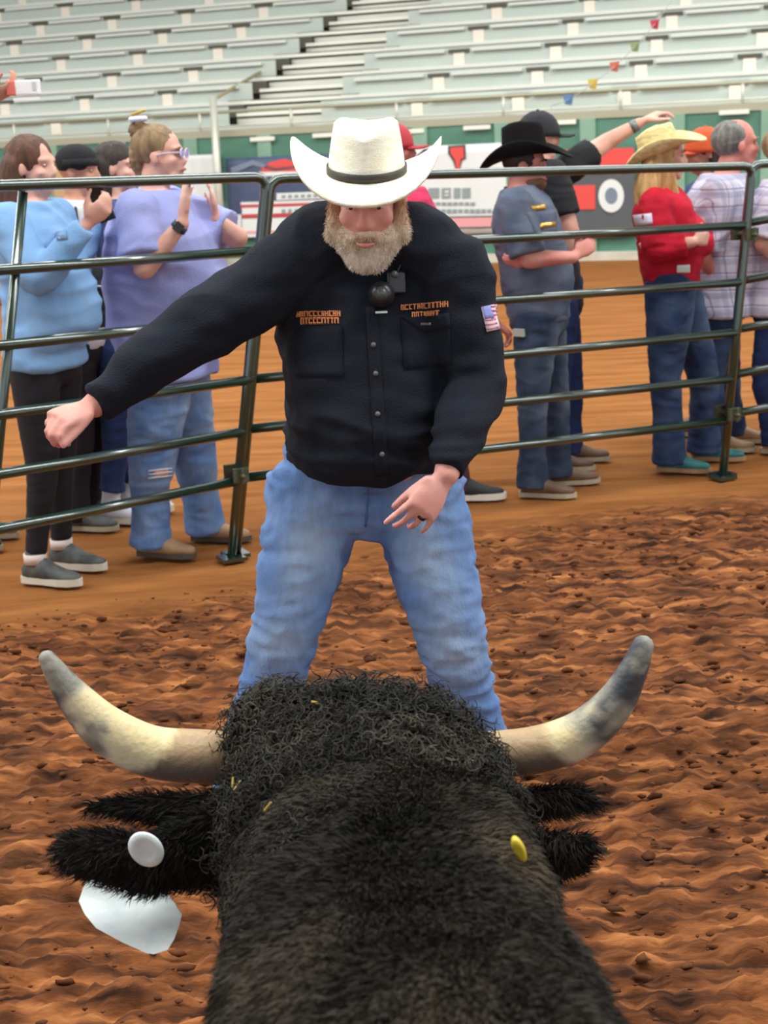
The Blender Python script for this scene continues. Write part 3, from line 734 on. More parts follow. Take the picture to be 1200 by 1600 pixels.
def figure(label, J_, st, group=None):
    """J_: joints in world space. Builds one continuous body and the clothing over it."""
    g = J_; F = nrm(st['fwd']); hipc = (g['hipL']+g['hipR'])/2; sh = (g['shL']+g['shR'])/2
    t = thing('person', label, 'person', (hipc[0], hipc[1], 0), group)
    sk = st.get('skin', SK_fair); k = st.get('hk', 1.0); vx = st.get('voxel', .009)
    hu = st.get('hu', UP); HM = frame(st['hf'], hu); hc = g['head']
    hx = nrm(g['hipR']-g['hipL']); sx_ = nrm(g['shR']-g['shL'])
    bw = st.get('bw', 1.0); dp = st.get('depth', .11); belly = st.get('belly', 0)
    neck = g['neck']; pel = hipc+UP*.03
    shw = np.linalg.norm(g['shR']-g['shL'])/2
    def torso(e, t0=0.0):
        R = []
        for q, w, d, fo in ((-.12, .150, .95, .0), (.0, .165, 1.05, .0), (.14, .157, 1.02+belly*1.6, belly*.35), (.22, .150, 1.0+belly*2.2, belly*.5), (.42, .150, 1.0+belly*2.0, belly*.45), (.62, .165, 1.05+belly, belly*.15), (.80, .165, 1.05, .0), (.92, st.get('cw', min(.15, shw*.8)), .8, -.01), (1.02, .085, .55, -.01)):
            if q < t0: continue
            c = pel*(1-q)+neck*q+F*fo*.3; a = nrm(hx*(1-q)+sx_*q)
            up = nrm(neck-pel); B = nrm(np.cross(up, a)); R.append((c, a*(w*bw+e), B*(dp*d+e)))
        return R
    def fixw(R):  # orient so that A x B follows the path
        return [(c, a, b) if np.cross(a, b)@(neck-pel) > 0 else (c, -a, b) for c, a, b in R]
    # body -----------------------------------------------------------
    b = Blob(); headgeo(b, hc, HM, k)
    b.limb([hc+HM@np.array([0, -.025, -.05])*k, neck-UP*.02], [.054*bw**.5, .062*bw**.5], n=14)
    b.loft(fixw(torso(st.get("bshrink", 0.0), 0.0)), n=20)
    for s in 'LR':
        ar = st.get('arm', 1.0)
        b.limb([g['sh'+s], g['el'+s]], [.052*ar, .040*ar]); b.limb([g['el'+s], g['wr'+s]], [.040*ar, .026*ar**.5])
        hd = st.get('hd'+s, g['wr'+s]-g['el'+s]); hn = st.get('hn'+s, np.array([0, 0, -1.0]))
        hand(b, g['wr'+s]+nrm(hd)*.015, hd, hn, s == 'L', st.get('hs', 1.0), **st.get('hp'+s, {}))
        lg = st.get('leg', 1.0)
        b.limb([g['hip'+s], g['kn'+s]], [.078*lg, .052*lg]); b.limb([g['kn'+s], g['an'+s]], [.052*lg, .036*lg])
        fd = nrm(st['fd'+s]*[1, 1, 0]); a = g['an'+s]
        b.limb([[a[0], a[1], .06], np.array([a[0], a[1], .036])+fd*.13], [.030, .018], n=10)
    body = b.remesh('body', vx, sk, t, sm=st.get('bsm', 3))
    facebits(t, hc, HM, k, st.get('brow'))
    # trousers ----------------------------------------------------------
    pm, pr0 = st['pants'], st.get('pr', (.100, .072, .062, .070)); b = Blob()
    pr0 = [q*st.get('leg', 1.0) for q in pr0]
    b.loft(fixw([(pel+UP*st.get('ptop', .10), hx*(.158*bw), F*(dp+.012+st.get('pdep', 0))), (pel+UP*.0, hx*(.170*bw), F*(dp*1.05+.014)), (pel-UP*.09, hx*(.150*bw), F*(dp*.98+.008)), (pel-UP*.14, hx*(.10*bw), F*(dp*.7))]), n=20)
    for s in 'LR':
        h, kn, an = g['hip'+s], g['kn'+s], g['an'+s]; dn = nrm(an-kn); end = an+dn*st.get('hemdrop', .05)
        b.limb([h+UP*.02, h*.6+kn*.4, kn, kn*.45+an*.55, end], [pr0[0]*1.08, pr0[0]*.95, pr0[1], pr0[2], pr0[3]], n=18, ends=False)
        b.ell(h, (pr0[0]*1.0,)*3)
    att = {}
    if st.get('fade'):
        def fade(co):
            v = np.zeros(len(co))
            for s in 'LR':
                h, kn, an = g['hip'+s], g['kn'+s], g['an'+s]; ff = nrm(st.get('fadefwd', F))
                q = (h*.62+kn*.38)+ff*.09*st.get('leg', 1); d = co-q; ax = nrm(kn-h)
                al = d@ax; pp = np.linalg.norm(d-al[:, None]*ax, axis=1); v += np.exp(-(al/.17)**2-(pp/.055)**2)
                q = kn+(an-kn)*.1+ff*.06; d = co-q; v += .8*np.exp(-(d*d).sum(1)/.07**2)
            return np.clip(v*.9+.25*vnoise(co*14)+.1, 0, 1)
        att['fade'] = fade
    st['pants_obj'] = b.remesh(st.get('pname', 'trousers'), st.get('pvox', .010), pm, t, sm=3, disp=fold(st.get('pf', 9), st.get('pa', .006), seed=hc[0]*7), attrf=att)
    # shirt --------------------------------------------------------------
    sm_, sl, lo = st['shirt'], st.get('sleeve', 1.0), st.get('loose', .014); b = Blob()
    b.loft(fixw(torso(lo, st.get('t0', -.2))), n=22)
    if st.get('trap'):
        for s in 'LR': b.limb([neck+UP*.0, neck*.5+g['sh'+s]*.5+UP*st['trap'], g['sh'+s]], [.085, .10, .08], n=16)
    if st.get('hem', 0): # longer shirt, flaring
        h_ = st['hem']; b.loft(fixw([(pel-UP*h_+F*st.get('hemf', 0), hx*(.168*bw+lo*1.4), F*(dp+lo*1.6)), (pel-UP*h_*.4, hx*(.170*bw+lo*1.3), F*(dp*1.05+lo*1.3)), (pel+UP*.1, hx*(.156*bw+lo), F*(dp*1.05+lo))]), n=22)
    ar = st.get('arm', 1.0)
    for s in 'LR':
        S_, E_, W_ = g['sh'+s], g['el'+s], g['wr'+s]
        cuff = st.get('cuff', .034)
        if sl >= 1: b.limb([S_+(S_-E_)*.04, S_*.5+E_*.5, E_, E_*.5+W_*.5, W_*.97+E_*.03], [.062*ar+lo, .054*ar+lo, .047*ar+lo*.9, .040*ar+lo*.8, cuff], n=18, ends=False); b.ell(S_, (.060*ar+lo,)*3)
        else:
            q = min(sl*2, 1); e = S_*(1-q)+E_*q; b.limb([S_, S_*.5+e*.5, e], [.058*ar+lo, .056*ar+lo, .052*ar+lo*1.3], n=16, ends=False); b.ell(S_, (.056*ar+lo,)*3)
            if sl > .5:
                q = (sl-.5)*2; e2 = E_*(1-q)+W_*q; b.ell(E_, (.043*ar+lo,)*3); b.limb([E_, e2], [.043*ar+lo, .038*ar+lo*1.3], n=16, ends=False)
    st['shirt_obj'] = b.remesh(st.get('sname', 'shirt'), st.get('svox', .010), sm_, t, sm=st.get('ssm', 4), disp=fold(st.get('sf', 8), st.get('sa', .006), seed=hc[0]*5))
    # collar
    if st.get('collar'):
        a = nrm(neck-pel); th = np.linspace(-2.6, 2.6, 20); bx = frame(F, a); V = []
        for zz, rr in ((.012, .074), (.045, .070), (.046, .075), (.008, .086)):
            V += [neck+bx@np.array([math.sin(q)*rr*bw**.5, -math.cos(q)*rr*.95*bw**.5, zz-.05+.02*(math.cos(q))]) for q in th]
        Fq = []
        for r in range(4):
            for i in range(19): a_ = r*20+i; b_ = ((r+1) % 4)*20+i; Fq.append([a_, a_+1, b_+1, b_])
        mk('collar', V, Fq, st['collar'], t, True)
    for s in 'LR':
        shoe(t, g['an'+s], st['fd'+s], st['shoe'], st['sole'], st.get('shoekind', 'boot'), s=st.get('ss', 1.0), shaft=st.get('shaft', .2), knee=g['kn'+s])
    return t, body, HM, hc, k

# cloth --------------------------------------------------------------
def denim(key, dk, lt):
    return mat('denim_'+key, dk, .85, rgb2=(205, 210, 215), scale=60, bump=.25, bscale=220, attr=('fade', [(0, dk), (1, lt)]), spec=.2, stretch=(1, 1, .35), lo=.2, hi=1.2)
DN_light = denim('light_wash', (98, 130, 182), (168, 190, 220)); DN_mid = denim('mid_wash', (84, 112, 160), (134, 160, 196)); DN_dark = denim('dark_wash', (42, 58, 92), (98, 118, 148)); DN_navy = denim('navy', (44, 58, 100), (60, 78, 120)); DN_grey = denim('grey_wash', (50, 62, 84), (104, 116, 134))
black_c = mat('black_cotton', (24, 28, 37), .9, bump=.35, bscale=240, spec=.2, rgb2=(30, 34, 44), scale=5)
black_f = mat('black_felt', (22, 20, 22), .95, spec=.15, bump=.2, bscale=200)
leather = mat('brown_leather', (112, 84, 62), .55, rgb2=(86, 62, 46), scale=9); tanl = mat('tan_leather', (176, 140, 104), .6, rgb2=(150, 116, 84), scale=9); solem = mat('pale_sole', (176, 164, 140), .8); blk_s = mat('black_shoe', (52, 56, 56), .7, rgb2=(90, 92, 88), scale=14)
straw = mat('cream_straw', (248, 246, 232), .75, rgb2=(236, 229, 204), scale=26, stretch=(1, 1, 3), bump=.35, bscale=170, spec=.25)
band_b = mat('hat_band_black', (42, 34, 24), .5)

# ------------------------------------------------------------------ the man in black
def main_man():
    g = {}
    HF = nrm(np.array([-.08, -.90, -.36])); 
    g['head'] = J(574, 303, 3.38); g['neck'] = J(578, 385, 3.56)
    g['shR'] = J(446, 425, 3.52); g['shL'] = J(708, 430, 3.52)
    g['elR'] = J(292, 528, 3.40); g['wrR'] = J(146, 634, 3.30)
    g['elL'] = J(742, 600, 3.46); g['wrL'] = J(697, 742, 3.26)
    g['hipR'] = J(497, 765, 3.66); g['hipL'] = J(648, 765, 3.66)
    g['knR'] = J(448, 975, 3.52); g['knL'] = J(702, 985, 3.52)
    g['anR'] = J(385, 1205, 3.54); g['anL'] = J(752, 1196, 3.56)
    for a in ('anR', 'anL'): g[a][2] = max(g[a][2], .1)
    st = dict(fwd=(0, -1, 0), hf=HF, hu=(0, -.4, 1), skin=SK_pink, hk=1.03, voxel=.006, cw=.15, trap=.035, t0=.12, ptop=.15, pdep=.058, bshrink=-.036, bw=1.22, depth=.125, belly=.36, arm=1.28, leg=1.14, pants=DN_light, fade=True, pname='jeans',
              pr=(.104, .077, .068, .072), shirt=black_c, sleeve=1.0, loose=.016, hem=.0, cuff=.038, collar=black_c, shoe=leather, sole=solem, fdR=np.array([-.45, -1, 0]), fdL=np.array([.4, -1, 0]),
              hdR=J(88, 656, 3.22)-g['wrR'], hnR=np.array([.1, .55, -.9]), hpR=dict(curl=(1.0, .95, .95, .95), thumb=.12, tc=.35), hs=1.02,
              hdL=J(652, 806, 3.22)-g['wrL'], hnL=np.array([-.25, 1, -.1]), hpL=dict(curl=(.12, .5, .62, .42), spread=.16, thumb=.15, tc=.35), sa=.018, sf=6, ssm=6, pa=.011, pf=11, svox=.008, pvox=.008, shaft=.24, bsm=2)
    t, body, HM, hc, k = figure('large bearded man in black shirt and cream straw cowboy hat crouching behind the bull', g, st)
    W = lambda x, y, z: hc+HM@(np.array([x, y, z])*k)
    # belly overhanging the waist is part of the shirt; ragged hem line
    # beard ------------------------------------------------------------
    bm = mat('beard_hair', (150, 110, 78), .9, attr=('tone', [(0, (236, 230, 220)), (.42, (222, 208, 186)), (1, (186, 134, 96))]), rgb2=(225, 220, 212), scale=60, stretch=(1, 1, .3), bump=.5, bscale=120)
    b = Blob(); b.ell(W(0, .030, -.086), (.076*k, .070*k, .052*k), HM, 18, 12); b.ell(W(0, .058, -.112), (.054*k, .045*k, .040*k), HM, 16, 10)
    for s in (-1, 1):
        b.limb([W(s*.073, .015, -.01), W(s*.068, .035, -.075)], [.012*k, .026*k]); b.limb([W(s*.006, .101, -.050), W(s*.036, .085, -.066)], [.009*k, .010*k])
    tone = lambda co: np.clip(((co-hc)@HM[:, 2]/k+.125)/.12, 0, 1)
    # leave the mouth and the face free: the beard stays below and beside them
    bo = b.remesh('beard', .005, bm, t, sm=3, disp=fold(30, .004, (1, 1, .5)), attrf={'tone': tone})
    S = Surf(bo); 
    hairs('beard_strands', S, lambda P, N: np.clip((N@HM[:, 1])*.5+.7, 0, 1)*(((P-hc)@HM[:, 2]) < .01*k), 9000, .010, .0006, lambda P, N: N*.5-HM[:, 2]*.9, bm, t, 5, attr=lambda P: tone(P))
    hm = mat('ginger_hair', (140, 100, 74), .9)
    b = Blob(); b.ell(W(0, -.024, .03), (.079*k, .092*k, .088*k), HM, 18, 12); b.remesh('hair', .006, hm, t, sm=2, disp=fold(30, .004, (1, 1, .4)))
    for s in (-1, 1): Blob().limb([W(s*.013, .100, .020), W(s*.034, .096, .027), W(s*.052, .080, .018)], [.004*k, .005*k, .003*k], n=6).obj('eyebrow', bm, t, attrs=None)
    # lower lip showing in the beard
    Blob().limb([W(-.017, .112, -.066), W(0, .118, -.067), W(.017, .112, -.066)], [.003*k, .0055*k, .003*k], n=8).obj('lower_lip', mat('lip_pink', (196, 124, 112), .5), t)
    # hat
    hM = frame(nrm(np.array([-.06, -1, -.20])), (0.03, -.2, 1)); rz = math.radians(-2)
    hat(t, W(0, -.008, .040), hM, straw, band_b, k=1.10, rx=.180, ry=.180, curl=.072, crown=.098, front=.020, name='straw_hat', crease=.022, pinch=.12)
    # shirt details --------------------------------------------------------
    SS = Surf(st['shirt_obj'])
    thread = mat('orange_thread', (214, 136, 84), .7); but = mat('shirt_button', (104, 100, 96), .4)
    b = Blob(); patch(b, SS, [(571, 480), (589, 480), (607, 742), (587, 744)], 3, 26, lift=.0035, thick=.002); b.obj('placket', black_c, t)
    for x, y in ((583, 540), (587, 584), (590, 647), (596, 710)):
        p, n = SS.hit(x, y)
        if p is not None: Blob().limb([p+n*.004, p+n*.007], [.0065, .006], n=10).obj('button', but, t)
    b = Blob(); patch(b, SS, [(462, 512), (536, 510), (536, 590), (462, 588)], 8, 8, .003); b.obj('pocket', black_c, t)
    b = Blob(); patch(b, SS, [(626, 498), (702, 490), (706, 570), (632, 578)], 8, 8, .003); b.obj('pocket', black_c, t)
    b = Blob(); patch(b, SS, [(628, 497), (702, 489), (704, 512), (666, 522), (630, 518)][:4], 8, 3, .005); b.obj('pocket_flap', black_c, t)
    def words(rows, seed):
        rg = np.random.default_rng(seed); b = Blob()
        for (x0, y0, x1, y1, h) in rows:
            x = x0
            while x < x1-2:
                w = rg.uniform(4.0, 6.5); f = (x-x0)/(x1-x0); y = y0+(y1-y0)*f; kind = rg.integers(0, 4); s = 1.6
                bars = {0: [(0, 0, s, h), (w-s, 0, w, h), (0, 0, w, s)], 1: [(0, 0, s, h), (0, 0, w, s), (0, h-s, w, h)], 2: [(0, 0, w, s), (w/2-s/2, 0, w/2+s/2, h)], 3: [(0, 0, s, h), (w-s, 0, w, h), (0, h/2-s/2, w, h/2+s/2)]}[int(kind)]
                for a, c, d, e in bars: patch(b, SS, [(x+a, y+c), (x+d, y+c), (x+d, y+e), (x+a, y+e)], 1, 1, .0052, .001)
                x += w+1.2
        return b
    words([(464, 487, 535, 486, 9), (471, 498, 527, 497, 9)], 1).obj('embroidery', thread, t, False)
    words([(626, 476, 702, 470, 9), (643, 488, 690, 484, 8)], 2).obj('embroidery', thread, t, False)
    b = Blob(); patch(b, SS, [(656, 505), (676, 504), (676, 508), (656, 509)], 2, 1, .0065); b.obj('pocket_tab', but, t)
    # flag patch on the sleeve
    q = [(752, 480), (781, 474), (793, 512), (760, 518)]
    lerp = lambda u, v: tuple((np.array(q[0])*(1-u)+np.array(q[1])*u)*(1-v)+(np.array(q[3])*(1-u)+np.array(q[2])*u)*v)
    wf = mat('flag_white', (224, 210, 222), .7); rf = mat('flag_red', (206, 128, 142), .7); bf = mat('flag_blue', (128, 134, 196), .7)
    b = Blob(); patch(b, SS, q, 5, 5, .004); fp = b.obj('flag_patch', wf, t)
    b = Blob()
    for k_ in range(6):
        v0 = (2*k_+.3)/12; patch(b, SS, [lerp(0 if k_ > 2 else .42, v0), lerp(1, v0), lerp(1, v0+.075), lerp(0 if k_ > 2 else .42, v0+.075)], 4, 1, .0052, .001)
    b.obj('stripe', rf, fp); b = Blob(); patch(b, SS, [lerp(0, 0), lerp(.42, 0), lerp(.42, .52), lerp(0, .52)], 3, 3, .0054, .001); b.obj('canton', bf, fp)
    # ring
    wl_ = g['wrL']
    # radio microphone clipped below the beard
    mb = mat('black_plastic', (34, 36, 40), .35); mg = mat('grey_plastic', (84, 88, 92), .3)
    p, n = SS.hit(596, 462); p2, n2 = SS.hit(616, 448)
    r = thing('chest_microphone', 'round black radio microphone hanging on the black shirt just under the grey beard', 'microphone', tuple(p+n*.02))
    nn = nrm(n*.8+[0, -.6, 0]); Mx = frame(nn, UP); c = p+nn*.010
    Blob().limb([c, c+nn*.030], [.032, .029], n=20).obj('body', mb, r)
    Blob().limb([c+nn*.048, c+nn*.054], [.018, .014], n=16).obj('grille', mg, r)
    c2 = p2+n2*.014+[.004, 0, .004]; Blob().box(c2, (.022, .014, .026), Mx).remesh('clip', .004, mb, r, sm=4)
    Blob().limb([c2+Mx@[.0, .012, .016], c2+Mx@[.004, .02, .018]], [.008, .008], n=10).obj('knob', mg, r)
    tube([c2+UP*.02, c2+[.012, .01, .045], c2+[.01, .05, .075]], .003, 6, 4).obj('cable', mb, r)
    Blob().box(c+[-.002, -.030, -.036], (.014, .002, .0025), Mx).obj('badge', mat('silver', (170, 170, 168), .3, .7), r, False)
    # belt and fly
    PS = Surf(st['pants_obj']); dnl = mat('seam_blue', (70, 98, 148), .9)
    for pts in ([(575, 752), (574, 790), (571, 822)],):
        P_ = [PS.hit(*q) for q in pts]; P_ = [a+n*.002 for a, n in P_ if a is not None]
        if len(P_) > 2: tube(P_, .003, 6, 3).obj('seam', dnl, t)
    return t, g, st, body
MAN = main_man()
def ring():
    t, g, st, body = MAN; w = g['wrL']; d = nrm(st['hdL']); n = st['hnL']; n = nrm(n-d*(n@d)); side = np.cross(n, d)
    s = 1.02; w = w+d*.015; p = w+d*(.086-.004)*s+side*(-.5)*.0205*s; dd = nrm(d+side*(-.5)*.16); a = .62*.8; v = dd*math.cos(a)+n*math.sin(a)
    c = p+v*.014; x, y = perp(v); R = []
    V = []; F = []; N = 16
    for k in range(N):
        q = 2*math.pi*k/N; o = x*math.cos(q)+y*math.sin(q)
        V += [c+o*.0098-v*.0035, c+o*.0112-v*.003, c+o*.0112+v*.003, c+o*.0098+v*.0035]
    for k in range(N):
        for j in range(4): F.append([k*4+j, ((k+1) % N)*4+j, ((k+1) % N)*4+(j+1) % 4, k*4+(j+1) % 4])
    tag(mk('ring', V, F, mat('dark_ring', (50, 48, 48), .3, .6), t), 'dark finger ring')
ring()
# ------------------------------------------------------------------ spectators behind the fence
def rig(D, yaw, head, neck, sh, hip, knN, knF, anN, anF, elN, wrN, elF, wrF, shw=.17, hpw=.085, offN=.18, offF=.18, wofN=None, wofF=None, lead=0):
    """yaw 0 = facing right in the picture, positive turns towards the camera. N = side nearer the camera"""
    y = math.radians(yaw); fwd = np.array([math.cos(y), -math.sin(y), 0]); rs = np.cross(fwd, UP)
    near = 'R' if rs[1] < 0 else 'L'; far = 'L' if near == 'R' else 'R'; ns = rs if near == 'R' else -rs
    g = {'head': J(*head, D), 'neck': J(*neck, D)}
    S_, H_ = J(*sh, D), J(*hip, D)
    g['sh'+near], g['sh'+far] = S_+ns*shw, S_-ns*shw; g['hip'+near], g['hip'+far] = H_+ns*hpw, H_-ns*hpw
    g['kn'+near], g['kn'+far] = J(*knN, D-.10), J(*knF, D+.10); g['an'+near], g['an'+far] = J(*anN, D-.10), J(*anF, D+.12)
    for a in 'LR': g['an'+a][2] = .095
    g['el'+near], g['wr'+near] = J(*elN, D-offN), J(*wrN, D-(wofN if wofN is not None else offN*.6))
    g['el'+far], g['wr'+far] = J(*elF, D+offF), J(*wrF, D+(wofF if wofF is not None else offF*.6))
    return g, dict(fwd=fwd, fdL=fwd, fdR=fwd, near=near, far=far, hf=fwd, hu=UP, voxel=.009)
def hairmat(key, a, b): return mat('hair_'+key, a, .6, rgb2=b, scale=40, stretch=(1, 1, .15), bump=.6, bscale=110, spec=.4)
def longhair(t, hc, HM, k, m, length, back=.05, w=.075, name='hair', tiedown=None, front=False):
    W = lambda x, y, z: hc+HM@(np.array([x, y, z])*k); b = Blob()
    b.ell(W(0, -.022, .036), (.083*k, .100*k, .090*k), HM, 18, 12)
    for x in (-.055, 0, .055):
        p = W(x, -.05, .01); q = W(x*1.1, -.075, -.10)-UP*length*.25; r = W(x*1.2, -.06, -.10)-UP*length
        b.limb([p, q, r], [.050*k, w*.72, w*.45], n=12)
    if front:
        for s in (-1, 1): b.limb([W(s*.07, .0, .02), W(s*.085, .02, -.12), W(s*.085, .05, -.12)-UP*length*.75], [.022*k, .030, .022], n=10)
    return b.remesh(name, .008, m, t, sm=3, disp=fold(22, .006, (1, 1, .25)))
def shorthair(t, hc, HM, k, m, name='hair', full=1.0):
    b = Blob(); b.ell(hc+HM@(np.array([0, -.022, .034])*k), (.081*k*full, .095*k*full, .088*k*full), HM, 18, 12); return b.remesh(name, .008, m, t, sm=2, disp=fold(40, .003))
brn = hairmat('auburn', (98, 62, 44), (70, 42, 30)); dbl = hairmat('dark_blond', (150, 122, 88), (112, 88, 62)); blond = hairmat('blond', (204, 164, 108), (160, 116, 70)); dkh = hairmat('dark_brown', (58, 46, 40), (40, 32, 28)); greyh = hairmat('grey', (128, 124, 120), (92, 88, 86))
black_l = mat('black_leggings', (30, 28, 34), .7, bump=.1, bscale=150, spec=.3)

# woman in the light blue top
def woman_blue():
    g, st = rig(5.88, 22, (52, 260), (54, 318), (50, 345), (72, 560), (66, 730), (92, 728), (56, 880), (98, 868), (62, 435), (134, 352), (112, 430), (146, 342), shw=.165, offN=.24, offF=.12, wofN=.24, wofF=.16)
    blue = mat('sky_blue_cotton', (142, 182, 226), .9, rgb2=(126, 166, 212), scale=4, bump=.25, bscale=200, spec=.2)
    st.update(skin=SK_fair, bw=.98, depth=.105, belly=.30, pants=black_l, pname='leggings', pr=(.095, .066, .050, .044), pa=.002, shirt=blue, sleeve=1.0, loose=.022, hem=.06, cuff=.040, shoe=blk_s, sole=mat('white_sole', (212, 206, 190), .7), shoekind='sneaker', shaft=.11, hemdrop=-.03, leg=1.0, arm=1.0, hk=.98,
              hdR=np.array([.7, -.1, .6]), hnR=np.array([-.2, .9, .3]), hdL=np.array([.5, -.3, .8]), hnL=np.array([-.2, -.9, .2]), hpR=dict(curl=(.7, .7, .7, .7)), hpL=dict(curl=(.6, .6, .6, .6)), sa=.010, sf=6)
    t, b, HM, hc, k = figure(group='spectators behind the fence', label='woman with long auburn hair in light blue top and black leggings, leftmost at the fence', J_=g, st=st)
    longhair(t, hc, HM, k, brn, .17, w=.085)
    Blob().limb([g['anR']-UP*.01, g['anR']+UP*.03], [.047, .047], n=14, ends=False).obj('sock', mat('pale_sock', (214, 196, 190), .9), t)
    Blob().limb([g['anL']-UP*.01, g['anL']+UP*.03], [.047, .047], n=14, ends=False).obj('sock', mat('pale_sock', (214, 196, 190), .9), t)
    # badge on the chest
    S = Surf(st['shirt_obj']); bb = Blob(); patch(bb, S, [(88, 362), (104, 360), (106, 374), (90, 376)], 2, 2, .004); bb.obj('chest_print', mat('grey_print', (112, 130, 160), .8), t)
    p = (g['wrR']+g['wrL'])/2+np.array([.055, -.02, .07]); ph = thing('mobile_phone', 'dark phone held up by the woman in light blue', 'phone', tuple(p)); M_ = frame([.3, 1, .1], [-.3, 0, 1])
    Blob().box(p, (.036, .0045, .072), M_).remesh('case', .003, mat('black_plastic', (34, 36, 40), .35), ph, sm=2)
    Blob().box(p-M_[:, 1]*.0055, (.032, .0012, .066), M_).obj('screen', mat('screen_glass', (20, 22, 26), .08), ph, False)
woman_blue()

def beanie_person():
    g, st = rig(6.75, 15, (124, 268), (122, 316), (122, 335), (128, 540), (122, 690), (138, 690), (118, 800), (140, 800), (120, 400), (160, 420), (150, 400), (170, 425), shw=.16)
    st.update(skin=SK_tan, pants=black_l, shirt=mat('white_cotton', (222, 218, 218), .9, rgb2=(206, 202, 204), scale=5, bump=.2), sleeve=.45, shoe=blk_s, sole=solem, hk=.95, hpR=dict(curl=(.5,)*4), pa=.004)
    t, b, HM, hc, k = figure(group='spectators behind the fence', label='person in black beanie and white shirt standing behind the woman in light blue', J_=g, st=st)
    bn = Blob(); bn.ell(hc+HM@(np.array([0, -.012, .05])*k), (.086*k, .104*k, .080*k), HM, 18, 12); bn.remesh('beanie', .008, mat('black_knit', (30, 30, 34), .95, bump=.6, bscale=120), t, sm=2)
    bl_ = Blob().limb([hc+HM@(np.array([.0, .0, .035])*k)-HM[:, 2]*.012, hc+HM@(np.array([0, 0, .035])*k)+HM[:, 2]*.022], [.094*k, .092*k], n=20, ends=False); bl_.obj('beanie_cuff', mat('black_knit', (30, 30, 34), .95), t)
    # black shoulder bag between them and the woman in purple
    c = J(160, 455, 6.45); bag = thing('shoulder_bag', 'black shoulder bag hanging between light blue top and purple shirt', 'bag', tuple(c-UP*.17)); m = mat('black_nylon', (30, 32, 38), .6, bump=.3, bscale=40)
    b = Blob(); b.loft([(c-UP*.15, np.array([.085, 0, 0]), np.array([0, .05, 0])), (c, np.array([.10, 0, 0]), np.array([0, .065, 0])), (c+UP*.13, np.array([.085, 0, 0]), np.array([0, .045, 0]))], ex=3); b.remesh('body', .008, m, bag, sm=2, disp=fold(14, .006))
    tube([c+[-.07, 0, .12], c+[-.11, .12, .34], J(124, 334, 6.68), c+[.0, .14, .36], c+[.07, 0, .12]], .011, 8, 5).obj('strap', m, bag)
    tube([c+[-.03, -.07, .03], c+[.04, -.072, .02], c+[.08, -.05, -.01]], .006, 6, 3).obj('zip', mat('silver', (170, 170, 168), .3, .7), bag)
beanie_person()

def girl_behind():
    g, st = rig(6.85, 10, (184, 262), (184, 315), (186, 335), (190, 545), (182, 690), (206, 690), (176, 815), (204, 810), (176, 430), (210, 500), (205, 430), (230, 500), shw=.15)
    st.update(skin=SK_fair, bw=.9, pants=DN_navy, shirt=mat('navy_cotton', (62, 76, 120), .9, bump=.2), sleeve=1.0, shoe=mat('white_leather', (214, 214, 220), .6, rgb2=(190, 190, 204), scale=8), sole=mat('white_sole', (212, 206, 190), .7), shoekind='sneaker', hk=.95, shaft=.26, hemdrop=-.06, pr=(.095, .066, .058, .062), ss=1.05)
    t, b, HM, hc, k = figure(group='spectators behind the fence', label='brown-haired girl in navy top, blue jeans and white shoes, half hidden behind the purple shirt', J_=g, st=st)
    longhair(t, hc, HM, k, dkh, .12, w=.07)
girl_behind()

